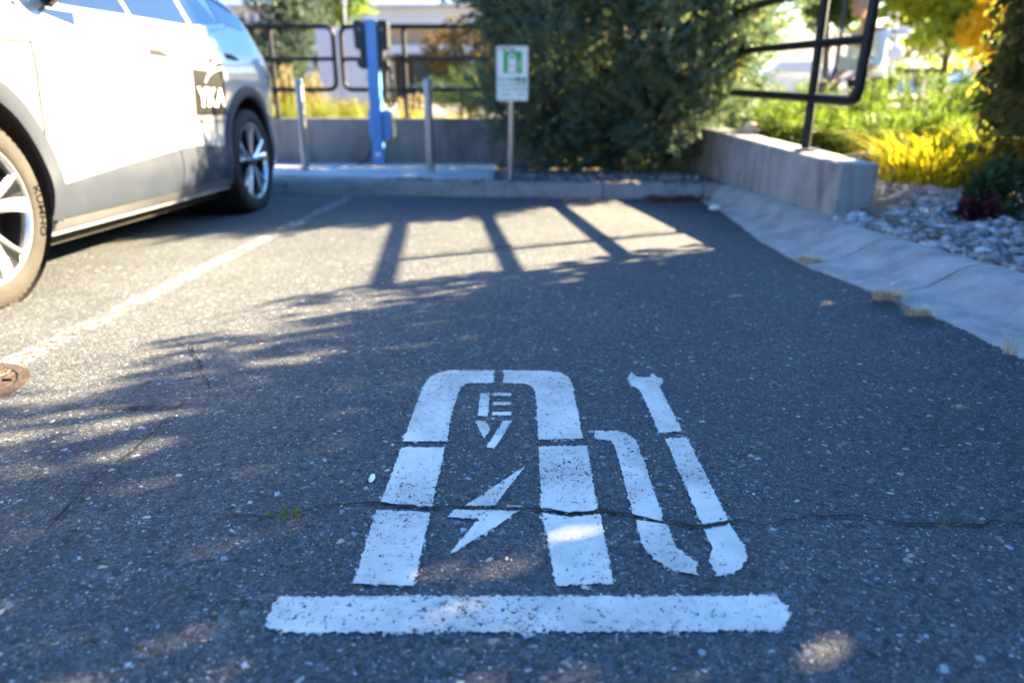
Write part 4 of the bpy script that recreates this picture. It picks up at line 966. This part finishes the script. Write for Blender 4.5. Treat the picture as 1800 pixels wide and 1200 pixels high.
tree('green_tree', 'large green and yellow leafed tree behind the walking person', (12.6, 21.5, terr(0, 21.5)), 6.5, lumpy((12.4, 21.5, 4.5), (2.6, 2.0, 2.7), 70, .95, (.2, .34)), 15000, .19, .13, 'oak', False, .12, 12)
tree('green_tree', 'smaller green tree left of the street sign near the lamp post', (10.2, 24., terr(0, 24)), 5.5, lumpy((10.3, 24, 4.9), (1.3, 1.0, 2.0), 40, .95, (.22, .38)), 11000, .19, .12, 'darkgreen', False, .15, 8)
tree('golden_tree', 'golden orange leafed tree behind the hanging branches on the right', (14.6, 19.5, terr(0, 19.5)), 4.2, lumpy((13.6, 19.5, 3.0), (1.7, 1.2, 1.5), 46, .95, (.22, .38)), 11000, .15, .10, 'gold', False, .14, 10)
# weeping tree on the right, with its hanging strands; it shades the foreground
def weeping(name, label, base, cen, rad, nstr, seed, dens=26, leafL=.075, leafW=.040, mat='weep', low=.35, edge=0):
    rs = np.random.default_rng(seed); P = []; D = []; tw = MB(); x, y, z = base
    for i in range(nstr):
        d = rs.normal(size=3); d /= np.linalg.norm(d); d[2] = abs(d[2])*.9+.05
        q = rs.uniform(.25, 1)**.5; p = np.array(cen)+d*np.array(rad)*q
        zl = max(low+rs.uniform(0, .5), p[2]-rs.uniform(.7, 2.3)); n = int(dens*(p[2]-zl)/1.3)+3
        sw = rs.normal(size=2)*.10; tt = np.sort(rs.uniform(0, 1, n))
        pts = [(p[0]+sw[0]*t_+.03*math.sin(9*t_+i), p[1]+sw[1]*t_+.03*math.cos(8*t_+i), p[2]+(zl-p[2])*t_) for t_ in tt]
        P += pts; D += [(rs.normal()*.8, rs.normal()*.8, -1.) for _ in pts]
        if i % 4 == 0: tw.tube([tuple(p)]+pts[::max(1, n//4)], .0045, 4, False)
    for i in range(edge):                                # outermost hanging branches on the side away from us
        yy = rs.uniform(4.0, 4.95); zt = rs.uniform(1.1, 2.5); xx = .95*yy*rs.uniform(.685, .83)+.05; zl = rs.uniform(.3, .9); n = int(22*(zt-zl))+4; sw = rs.normal(size=2)*.07
        tt = np.sort(rs.uniform(0, 1, n)); pts = [(xx+sw[0]*t_+.03*math.sin(7*t_+i), yy+sw[1]*t_, zt+(zl-zt)*t_) for t_ in tt]
        for p_ in pts:
            for _ in range(2 if i % 3 else 3): P.append(tuple(np.array(p_)+rs.normal(size=3)*.02)); D.append((rs.normal()*.8, rs.normal()*.8, -1.))
        tw.tube([(xx-.1, yy-.2, zt+.05)]+pts[::max(1, n//5)], .004, 4, False)
    lim = []
    for k in range(14):
        d = rs.normal(size=3); d /= np.linalg.norm(d); d[2] = abs(d[2]); e = np.array(cen)+d*np.array(rad)*.85; lim.append((.5+.035*k*.9, tuple(e), .035))
    t = thing(name, label, 'tree', base); mk('trunk', trunk_mesh(base, (cen[0], cen[1], cen[2]+.5), .09, .04, lim), M['bark'], t, smooth=True)
    mk('twigs', tw, M['twig'], t)
    leaves('crown', np.array(P), np.array(D), rs.uniform(.7, 1.3, len(P))*leafL, rs.uniform(.7, 1.3, len(P))*leafW, M[mat], t, .12); return t
weeping('weeping_tree', 'weeping tree with dark hanging leaves at the right edge', (3.95, 3.75, .16), (4.05, 3.58, 1.75), (1.24, 1.48, 1.5), 880, 3, 30, .085, .045, edge=60)
weeping('weeping_tree', 'second dense weeping tree, out of view, added to shade the symbol', (4.3, 1.5, .11), (4.3, 1.45, 1.6), (1.35, 1.25, 1.6), 600, 5, 28, .11, .07)  # unseen tree added beside the lot as a shadow caster
weeping('weeping_tree', 'third weeping tree further along the lot edge', (4.1, -.8, .1), (4.1, -.9, 1.6), (1.3, 1.3, 1.5), 400, 8, 24, .12, .07)
# low shrubs at the right edge
def lowshrub(px, py, z, rx, h, n, mat, label, name='low_shrub', Y=None):
    x, y, _ = gnd(px, py, z); lc, lr = lumpy((x, y, z+h*.45), (rx, rx*.8, h*.5), 16, .85, (.3, .5))
    P, D = crown_points(lc, lr, n, (1, 1, .8)); P[:, 2] = np.maximum(P[:, 2], z+.01); D = D+RNG.normal(size=D.shape)*.6+np.array([0, 0, .2])
    mbt = MB()
    for k in range(6):
        a = k*1.05; mbt.tube([(x, y, z-.02), (x+math.cos(a)*rx*.6, y+math.sin(a)*rx*.5, z+h*.6)], [.008, .003], 5)
    t = thing(name, label, 'shrub', (x, y, z)); mk('stem', mbt, M['twig'], t); leaves('foliage', P, D, RNG.uniform(.035, .07, n), RNG.uniform(.02, .04, n), M[mat], t, .15); return t
lowshrub(1700, 335, .20, .34, .26, 1100, 'ivy', 'low dark green shrub at the back of the gravel below the yellow grass')
lowshrub(1775, 385, .18, .24, .34, 700, 'ivy', 'dark leafy shrub at the right edge under the hanging branches')
lowshrub(1790, 330, .20, .25, .5, 600, 'ivy', 'taller dark shrub behind the one at the right edge')
lowshrub(1712, 392, .17, .11, .14, 190, 'redleaf', 'small dark red leaved plant on the gravel', 'red_plant')
# boulder
p = atY(1318, 226, 6.3); mb = rocks([(p[0], 6.3, p[2]-.01)], .115, .116, .85); o = mk('boulder', mb, M['boulder'], smooth=True, sharp=3); m_ = o.modifiers.new('s', 'SUBSURF'); m_.levels = m_.render_levels = 2
tag(o, 'round tan boulder behind the far end of the short wall', 'boulder')

# ================================================================== FAR THINGS
zc = terr(0, 12)
x0, x1 = atY(557, 100, 12)[0], atY(652, 100, 12)[0]; zt = atY(600, 49, 12)[2]
t = thing('utility_cabinet', 'pale lavender utility cabinet behind the back railing', 'cabinet', ((x0+x1)/2, 12, zc))
mb = MB(); mb.box(((x0+x1)/2, 12.3, (zc+zt)/2), (x1-x0, .6, zt-zc)); mk('housing', mb, M['cabinet'], t, bevel=.02)
xm = atY(596, 100, 12)[0]
for a, b in ((x0+.02, xm-.04), (xm+.04, x1-.02)):
    mb = MB(); mb.box(((a+b)/2, 11.99, (zc+zt)/2), (b-a, .03, zt-zc-.08)); d = mk('door', mb, M['cabinet'], t, bevel=.006)
    mb = MB(); mb.box((b-.05, 11.965, (zc+zt)/2), (.02, .03, .12)); mk('handle', mb, M['steel'], d)
x = atY(605, 20, 15)[0]
t = thing('mast', 'thin grey mast standing between the two conifers', 'mast', (x, 15, terr(0, 15)))
mb = MB(); mb.tube([(x, 15, terr(0, 15)), (x, 15, 4.6)], [.026, .018], 8); mk('pole', mb, M['steel'], t, smooth=True)
mb = MB()
for zz in (2.72, 2.80, 2.88): mb.lathe([(.03, zz), (.075, zz+.015), (.075, zz+.03), (.03, zz+.045)], (x, 15, 0), (0, 0, 1), (0, 1, 0), 12)
mk('clamp_ring', mb, M['steel'], t)
# beige siding building
BY = 30.; zb0 = terr(0, BY)
t = thing('building', 'long beige siding building with a white roof fascia and canopy across the road', 'building', (-9, BY, zb0))
def zpx(y, Y): return atY(900, y, Y)[2]
mb = MB(); zs0, zs1 = zpx(80, BY), zpx(45, BY); nb = 12
for k in range(nb): 
    a = zs0+(zs1-zs0)*k/nb; h_ = (zs1-zs0)/nb; mb.add([(-26, BY, a), (4, BY, a), (4, BY+.03, a+h_), (-26, BY+.03, a+h_), (-26, BY+.2, a), (4, BY+.2, a), (4, BY+.2, a+h_), (-26, BY+.2, a+h_)], [(0, 1, 2, 3), (0, 1, 5, 4), (3, 2, 6, 7), (1, 5, 6, 2), (0, 4, 7, 3)])
mk('siding', mb, M['siding'], t)
mb = MB(); zr0, zr1 = zs1, zpx(17, BY); mb.box((-11, BY+4, (zr0+zr1)/2), (31, 9., zr1-zr0)); mb.box((-11, BY+3.9, zr1+.05), (31.6, 9.6, .1)); mk('roof', mb, M['fascia'], t, bevel=.02)
mb = MB(); zc0, zc1 = zpx(95, BY-1), zpx(80, BY-1); mb.box((-11, BY-.55, (zc0+zc1)/2), (30, 1.08, zc1-zc0)); mk('canopy', mb, M['fascia'], t, bevel=.02)
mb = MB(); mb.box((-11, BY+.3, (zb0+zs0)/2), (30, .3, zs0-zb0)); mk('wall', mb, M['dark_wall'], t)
for k in range(9):
    xx = -24+3.2*k; mb = MB(); mb.box((xx, BY-.9, (zb0+zc0)/2), (.25, .25, zc0-zb0)); mk('column', mb, M['fascia'] if k % 2 else M['siding'], t)
    mb = MB(); mb.box((xx+1.6, BY+.13, zb0+1.25), (1.7, .06, 1.3)); w = mk('window', mb, M['window'], t); mb = MB(); mb.box((xx+1.6, BY+.11, zb0+.56), (1.8, .1, .08)); mk('sill', mb, M['fascia'], w)
# white shed to the right, dark roof line
YS = 46.; zg = terr(0, YS); zt = zpx(128, YS)
t = thing('long_shed', 'long low white building with a dark roof edge in the far right background', 'building', (20, YS, zg))
mb = MB(); mb.box((22, YS+3, (zg+zt)/2), (26, 6, zt-zg)); mk('wall', mb, M['fascia'], t)
mb = MB(); mb.box((22, YS+2.8, zt+.12), (27, 7, .24)); mk('roof_edge', mb, M['charger_black'], t)
for k in range(8):
    mb = MB(); mb.box((11+3*k, YS-.02, zg+.75), (1.3, .05, .6)); mk('window', mb, M['window'], t)
# distant parked cars
def far_car(x, y, label, mat, rz):
    z = terr(x, y); t = thing('parked_car', label, 'car', (x, y, z), rz, 'cars parked in the far right background'); 
    sec = [(-2.2, .55, .62), (-2.1, .75, .8), (-1.1, .92, .85), (-.4, 1.42, .78), (.9, 1.46, .76), (1.75, .98, .85), (2.1, .9, .82), (2.2, .6, .7)]
    mb = MB(); rows = []
    for s, h, w in sec: rows.append([(s, -w, .28), (s, -w-.04, .6 if h > .6 else .45), (s, -w+.05, min(h, .95)), (s, -w+.2, h), (s, w-.2, h), (s, w-.05, min(h, .95)), (s, w+.04, .6 if h > .6 else .45), (s, w, .28)])
    mb.grid(rows, True); mb.add(rows[0], [tuple(range(8))]); mb.add(rows[-1], [tuple(range(8))]); mk('body', mb, mat, t, local=True, smooth=True)
    for sd in (-1, 1):
        mb = MB(); mb.add([(-.85, sd*.845, .98), (1.35, sd*.845, .98), (.85, sd*.72, 1.38), (-.35, sd*.72, 1.38)], [(0, 1, 2, 3)]); mk('window', mb, M['cabinet'], t, local=True)  # pale paint stands in for sky reflected in the glass
        for sx_ in (-1.35, 1.35):
            mb = MB(); mb.lathe([(.001, -.1), (.31, -.1), (.33, -.05), (.33, .05), (.31, .1), (.001, .1)], (sx_, sd*.82, .33), (0, 1, 0), (0, 0, 1), 20); mk('wheel', mb, M['rubber'], t, local=True)
    mb = MB(); mb.box((-2.17, -.55, .72), (.08, .3, .1)); mb2 = MB(); mk('tail_light', mb, M['red_lens'], t, local=True); mb2.box((-2.17, .55, .72), (.08, .3, .1)); mk('tail_light', mb2, M['red_lens'], t, local=True)
far_car(10.6, 29, 'white parked car far beyond the railing post', M['tarp'], .15)
far_car(13.8, 31, 'white parked car far behind the railing end loop', M['tarp'], .1)
far_car(18.9, 29, 'silver grey parked car far behind the light green juniper', M['silver'], 0.05)
# lamp post and street sign
x = atY(1478, 60, 20)[0]
t = thing('lamp_post', 'slim dark lamp post left of the walking person', 'lamp post', (x, 20, terr(0, 20)))
mb = MB(); mb.tube([(x, 20, terr(0, 20)), (x, 20, 5.4)], [.07, .045], 10); mk('pole', mb, M['pole_dark'], t, smooth=True)
mb = MB(); mb.lathe([(.075, 0), (.16, .02), (.15, .75), (.10, .95), (.07, 1.0)], (x, 20, terr(0, 20)), (0, 0, 1), (0, 1, 0), 12); mk('base', mb, M['pole_dark'], t, smooth=True, sharp=.6)
mb = MB(); mb.tube([(x, 20, 5.35), (x-.5, 20, 5.6), (x-1., 20, 5.62)], .035, 8); mb.box((x-1.2, 20, 5.6), (.5, .2, .08)); mk('lamp_head', mb, M['pole_dark'], t)
YS = 14.; pxm = lambda a, b: atY(a, b, YS)
x, _, z = pxm(1579, 56)
t = thing('street_sign', 'small white direction sign with a dark arrow on a pale post among the trees', 'sign', (pxm(1572, 110)[0], YS, terr(0, YS)))
mb = MB(); mb.tube([(x, YS+.03, terr(0, YS)), (x, YS+.03, z)], .05, 10); mk('pole', mb, M['fascia'], t, smooth=True)
mb = MB(); mb.box((x, YS, z), (.42, .02, .16)); mk('blade', mb, M['sign_white'], t, bevel=.006)
mb = MB(); mb.add([(x-.15, YS-.014, z), (x-.08, YS-.014, z+.045), (x-.08, YS-.014, z+.014), (x+.15, YS-.014, z+.014), (x+.15, YS-.014, z-.014), (x-.08, YS-.014, z-.014), (x-.08, YS-.014, z-.045)], [tuple(range(7))]); mk('arrow', mb, M['charger_black'], t)
mb = MB(); q = pxm(1573, 95); mb.lathe([(.001, -.05), (.12, -.05), (.14, -.03), (.14, .03), (.12, .05), (.001, .05)], (x, YS-.05, q[2]), (0, 1, 0), (0, 0, 1), 20); mk('round_plate', mb, M['fascia'], t, smooth=True, sharp=.6)

# ================================================================== PEOPLE
def skin_obj(name, joints, edges, mat, parent, sub=2):
    """joints {key: (pos, radius)} grown into one continuous surface"""
    keys = list(joints); me = bpy.data.meshes.new(name); me.from_pydata([joints[k][0] for k in keys], [(keys.index(a), keys.index(b)) for a, b in edges], []); me.update(); me.materials.append(mat)
    o = bpy.data.objects.new(name, me); C.objects.link(o); s = o.modifiers.new('skin', 'SKIN')
    for i, k in enumerate(keys):
        r = joints[k][1]; me.skin_vertices[0].data[i].radius = (r, r) if not isinstance(r, tuple) else r; me.skin_vertices[0].data[i].use_root = (i == 0)
    s.use_smooth_shade = True; s.branch_smoothing = .4
    m = o.modifiers.new('sub', 'SUBSURF'); m.levels = m.render_levels = sub
    baked(o); o.data.materials.clear(); o.data.materials.append(mat); o.data.polygons.foreach_set('use_smooth', [True]*len(o.data.polygons)); o.parent = parent; return o
def hand(J, E, tag_, wrist, dirn, palm_n, curl=.5):
    w = Vector(wrist); d = Vector(dirn).normalized(); n = Vector(palm_n).normalized(); s = d.cross(n)
    J[tag_+'pal'] = (w+d*.05, (.036, .018)); E.append((tag_+'wr', tag_+'pal'))
    for i, (off, ln) in enumerate(((-.028, .068), (-.010, .078), (.010, .072), (.027, .056))):
        b0 = w+d*.088+s*off; p = b0; prev = tag_+'pal'; dd = d.copy()
        for k in range(3):
            kk = '%sf%d%d' % (tag_, i, k); J[kk] = (p, .0095-.001*k); E.append((prev, kk)); prev = kk
            dd = (dd*math.cos(curl*.6)+n*math.sin(curl*.6)).normalized(); p = p+dd*ln*.48
        kk = '%sf%dt' % (tag_, i); J[kk] = (p, .007); E.append((prev, kk))
    b0 = w+d*.035-s*.040; J[tag_+'t0'] = (b0, .012); E.append((tag_+'pal', tag_+'t0')); J[tag_+'t1'] = (b0+d*.035-s*.020+n*.012, .010); E.append((tag_+'t0', tag_+'t1')); J[tag_+'t2'] = (b0+d*.060-s*.022+n*.025, .008); E.append((tag_+'t1', tag_+'t2'))
def head_mesh(c, fwd, parent, skin, hair, scale=1.):
    f = Vector(fwd).normalized(); up = Vector((0, 0, 1)); up = (up-f*up.dot(f)).normalized(); r = f.cross(up); c = Vector(c)
    W = lambda a, b, d: c+(r*a+f*b+up*d)*scale
    mb = MB(); rows = []
    prof = [(-.125, .035, .050, .030), (-.112, .050, .062, .026), (-.085, .060, .072, .016), (-.05, .068, .082, .006), (-.01, .073, .090, .0), (.03, .075, .094, -.004), (.07, .070, .088, -.008), (.10, .054, .068, -.010), (.118, .030, .038, -.012), (.124, .004, .005, -.012)]
    for z, a, b_, o in prof:
        row = []
        for k in range(24):
            t_ = 2*PI*k/24; x = math.sin(t_)*a; y = math.cos(t_)*b_+o
            fr = max(0, math.cos(t_))**6
            if -.02 < z < .04 and abs(math.sin(t_)) > .25 and abs(math.sin(t_)) < .62 and math.cos(t_) > 0: y -= .008
            if -.06 < z < .02: y += fr*.012
            row.append(W(x, y, z))
        rows.append(row)
    mb.grid(rows, True)
    mb.tube([W(0, .088, .018), W(0, .106, -.010), W(0, .112, -.028), W(0, .092, -.034)], [.008*scale, .011*scale, .014*scale, .010*scale], 8)
    for sd in (-1, 1): mb.lathe([(.001, 0), (.018*scale, .004), (.027*scale, .012), (.022*scale, .02), (.001, .016)], W(sd*.066, -.004, -.005), r*sd, up, 12)
    h = mk('head', mb, skin, parent, smooth=True, sharp=2.5)
    mb = MB()
    for sd in (-1, 1): mb.lathe([(.0005, -.006), (.009, -.002), (.011, .003)], W(sd*.030, .083, .012), -f, up, 10)
    mk('eyes', mb, M['charger_black'], h)
    mb = MB(); mb.tube([W(-.024, .088, -.066), W(0, .098, -.064), W(.024, .088, -.066)], .006*scale, 6); mk('mouth', mb, M['redleaf'], h)
    mb = MB(); rows = []
    for z, a, b_, o in prof[3:]:
        z2 = z+.006; row = []
        for k in range(24):
            t_ = 2*PI*k/24; front = math.cos(t_) > .15
            lift = .062 if (front and z < .07) else 0
            row.append(W(math.sin(t_)*a*1.07, (math.cos(t_)*b_*1.08+o) if not (front and z < .07) else math.cos(t_)*b_*.80+o, z2+(.0)))
        rows.append(row)
    mb.grid(rows, True); mk('hair', mb, hair, h, smooth=True, sharp=2.5)
def person(label, base, face, J, E, shirt, trousers, skin, hair, headc, extra=None):
    """J: joints in world metres"""
    t = thing('person', label, 'person', base)
    inv = Vector(base)
    loc = {k: (Vector(p)-inv, r) for k, (p, r) in J.items()}
    body = skin_obj('body', loc, E, skin, t)
    head_mesh(Vector(headc), face, t, skin, hair)
    def cloth(name, keys, edges, mat, grow):
        j = {k: (loc[k][0], tuple(x*grow+.006 for x in r) if isinstance(r, tuple) else r*grow+.006) for k, r in ((k, loc[k][1]) for k in keys)}
        return skin_obj(name, j, edges, mat, t)
    return t, loc, cloth
def stand(cx, cy, z0, fw, lean=(0, 0), hgt=1.78, arms=None, step=.12):
    k = hgt/1.78; f = Vector((*fw, 0)).normalized(); r = Vector((f.y, -f.x, 0)); o = Vector((cx, cy, z0)); up = Vector((0, 0, 1)); ln = f*lean[0]+r*lean[1]
    W = lambda a, b, h, l=0: o+(r*a+f*b+up*h)*k+ln*l
    J = {'pel': (W(0, 0, .96, .05), (.155, .115)), 'wai': (W(0, 0, 1.10, .3), (.150, .105)), 'che': (W(0, .0, 1.30, .7), (.175, .12)), 'sho': (W(0, 0, 1.44, .9), (.13, .09)), 'nec': (W(0, .02, 1.53, 1.05), .056), 'nek': (W(0, .03, 1.60, 1.15), .052)}
    E = [('pel', 'wai'), ('wai', 'che'), ('che', 'sho'), ('sho', 'nec'), ('nec', 'nek')]
    for sd, tg in ((-1, 'L'), (1, 'R')):
        st = step*sd
        J[tg+'hip'] = (W(sd*.095, 0, .90), .092); J[tg+'kne'] = (W(sd*.10, st*.6+.03, .50), .060); J[tg+'cal'] = (W(sd*.10, st*.8, .36), .056); J[tg+'ank'] = (W(sd*.10, st, .085), .040); J[tg+'toe'] = (W(sd*.115, st+.15, .035), .034)
        E += [('pel', tg+'hip'), (tg+'hip', tg+'kne'), (tg+'kne', tg+'cal'), (tg+'cal', tg+'ank'), (tg+'ank', tg+'toe')]
        el, wr = arms[tg]
        J[tg+'shj'] = (W(sd*.19, 0, 1.42, .9), .060); J[tg+'elb'] = (W(*el, .6), .043); J[tg+'fore'] = (W(*[(a*.55+b*.45) for a, b in zip(el, wr)], .6), .040); J[tg+'wr'] = (W(*wr, .6), (.030, .024))
        E += [('sho', tg+'shj'), (tg+'shj', tg+'elb'), (tg+'elb', tg+'fore'), (tg+'fore', tg+'wr')]
        hand(J, E, tg, J[tg+'wr'][0], (J[tg+'wr'][0]-J[tg+'elb'][0]), f if sd < 0 else f, .5)
    return J, E, W, f, r
def dress(J, E, t, loc, cloth, top_mat, leg_mat):
    up_k = ['wai', 'pel', 'che', 'sho', 'Lshj', 'Lelb', 'Rshj', 'Relb', 'Lfore', 'Rfore']; cloth('shirt', up_k, [('pel', 'wai'), ('wai', 'che'), ('che', 'sho'), ('sho', 'Lshj'), ('Lshj', 'Lelb'), ('Lelb', 'Lfore'), ('sho', 'Rshj'), ('Rshj', 'Relb'), ('Relb', 'Rfore')], top_mat, 1.10)
    lg_k = ['pel', 'Lhip', 'Lkne', 'Lcal', 'Lank', 'Rhip', 'Rkne', 'Rcal', 'Rank']; cloth('trousers', lg_k, [('pel', 'Lhip'), ('Lhip', 'Lkne'), ('Lkne', 'Lcal'), ('Lcal', 'Lank'), ('pel', 'Rhip'), ('Rhip', 'Rkne'), ('Rkne', 'Rcal'), ('Rcal', 'Rank')], leg_mat, 1.12)
    for tg in 'LR': cloth('shoe', [tg+'ank', tg+'toe'], [(tg+'ank', tg+'toe')], M['charger_black'], 1.15)
# walker: white shirt, blue waistcoat panel, carrying a cream folder; walks to the left, bent forward
px_, py_ = 3.95, 8.0; z0 = terr(px_, py_)-.26
J, E, W, f, r = stand(px_, py_, z0, (-1, -.25), (.17, 0), 1.80, {'L': ((-.25, .06, 1.14), (-.20, .28, 1.02)), 'R': ((.25, .02, 1.14), (.21, .22, .98))}, .2)
t, loc, cloth = person('person in a white shirt and blue waistcoat leaning forward behind the railing end', (px_, py_, z0), f, J, E, None, None, M['skin'], M['hair'], W(0, .06, 1.70, 1.3))
dress(J, E, t, loc, cloth, M['shirt'], M['trousers'])
cloth('waistcoat', ['wai', 'che'], [('wai', 'che')], M['blue_cloth'], 1.17)
q = W(-.12, .34, 1.12, .6); mb = MB(); mb.box(q, (.21, .03, .12), Matrix.Rotation(.2, 3, 'Y')); tag(mk('folder', mb, M['cream'], bevel=.006), 'cream folder held by the person in the white shirt', 'folder')
px_, py_ = 7.05, 10.2; z0 = terr(px_, py_)
J, E, W, f, r = stand(px_, py_, z0, (-.9, -.5), (.03, 0), 1.80, {'L': ((-.24, .04, 1.14), (-.22, .26, 1.05)), 'R': ((.24, .0, 1.13), (.24, .12, .88))}, .1)
t, loc, cloth = person('person in a dark green jacket half hidden behind the hanging leaves', (px_, py_, z0), f, J, E, None, None, M['skin'], M['hair'], W(0, .04, 1.70, 1.2))
dress(J, E, t, loc, cloth, M['green_cloth'], M['trousers'])

# ================================================================== LIGHT, SKY, CAMERA
w = bpy.data.worlds.new('World'); S.world = w; w.use_nodes = True; nt = w.node_tree; nt.nodes.clear()
sky = nt.nodes.new('ShaderNodeTexSky'); sky.sky_type = 'NISHITA'; sky.sun_disc = False
sky.sun_elevation = math.asin(SUN.z); sky.sun_rotation = math.atan2(SUN.x, SUN.y); sky.ozone_density = 4.0; sky.air_density = 1.2; sky.dust_density = 5.0
bg = nt.nodes.new('ShaderNodeBackground'); bg.inputs['Strength'].default_value = .05; o_ = nt.nodes.new('ShaderNodeOutputWorld')
tc = nt.nodes.new('ShaderNodeTexCoord'); sx_ = nt.nodes.new('ShaderNodeSeparateXYZ'); L(nt, tc.outputs['Generated'], sx_.inputs[0])
hz = ramp(nt, sx_.outputs[2], [(.10, (1.05, 1.15, 1.2)), (.26, (.235, .50, .82))])           # pale haze low down, deep blue above
tint = mix(nt, 1., sky.outputs[0], hz.outputs[0], 'MULTIPLY'); L(nt, tint, bg.inputs[0]); L(nt, bg.outputs[0], o_.inputs[0])
ld = bpy.data.lights.new('sun', 'SUN'); ld.energy = 5.0; ld.angle = math.radians(.53); ld.color = (1., .785, .47)
lo = bpy.data.objects.new('sun', ld); C.objects.link(lo); lo.rotation_euler = SUN.to_track_quat('Z', 'Y').to_euler(); lo.location = (20, 10, 12)
cd = bpy.data.cameras.new('camera'); co = bpy.data.objects.new('camera', cd); C.objects.link(co); co.location = (0, 0, CH); co.rotation_euler = (PI/2-PITCH, 0, 0)
cd.sensor_width = 36; cd.sensor_fit = 'HORIZONTAL'; cd.lens = 36*FPX/1800; cd.clip_start = .02; cd.clip_end = 6000
cd.dof.use_dof = True; cd.dof.focus_distance = 1.5; cd.dof.aperture_fstop = 1.8; cd.dof.aperture_blades = 0
S.camera = co
S.view_settings.view_transform = 'Standard'; S.view_settings.look = 'None'; S.view_settings.gamma = 1; S.view_settings.exposure = 3.75
S.cycles.use_denoising = True; S.cycles.max_bounces = 6; S.cycles.transparent_max_bounces = 8
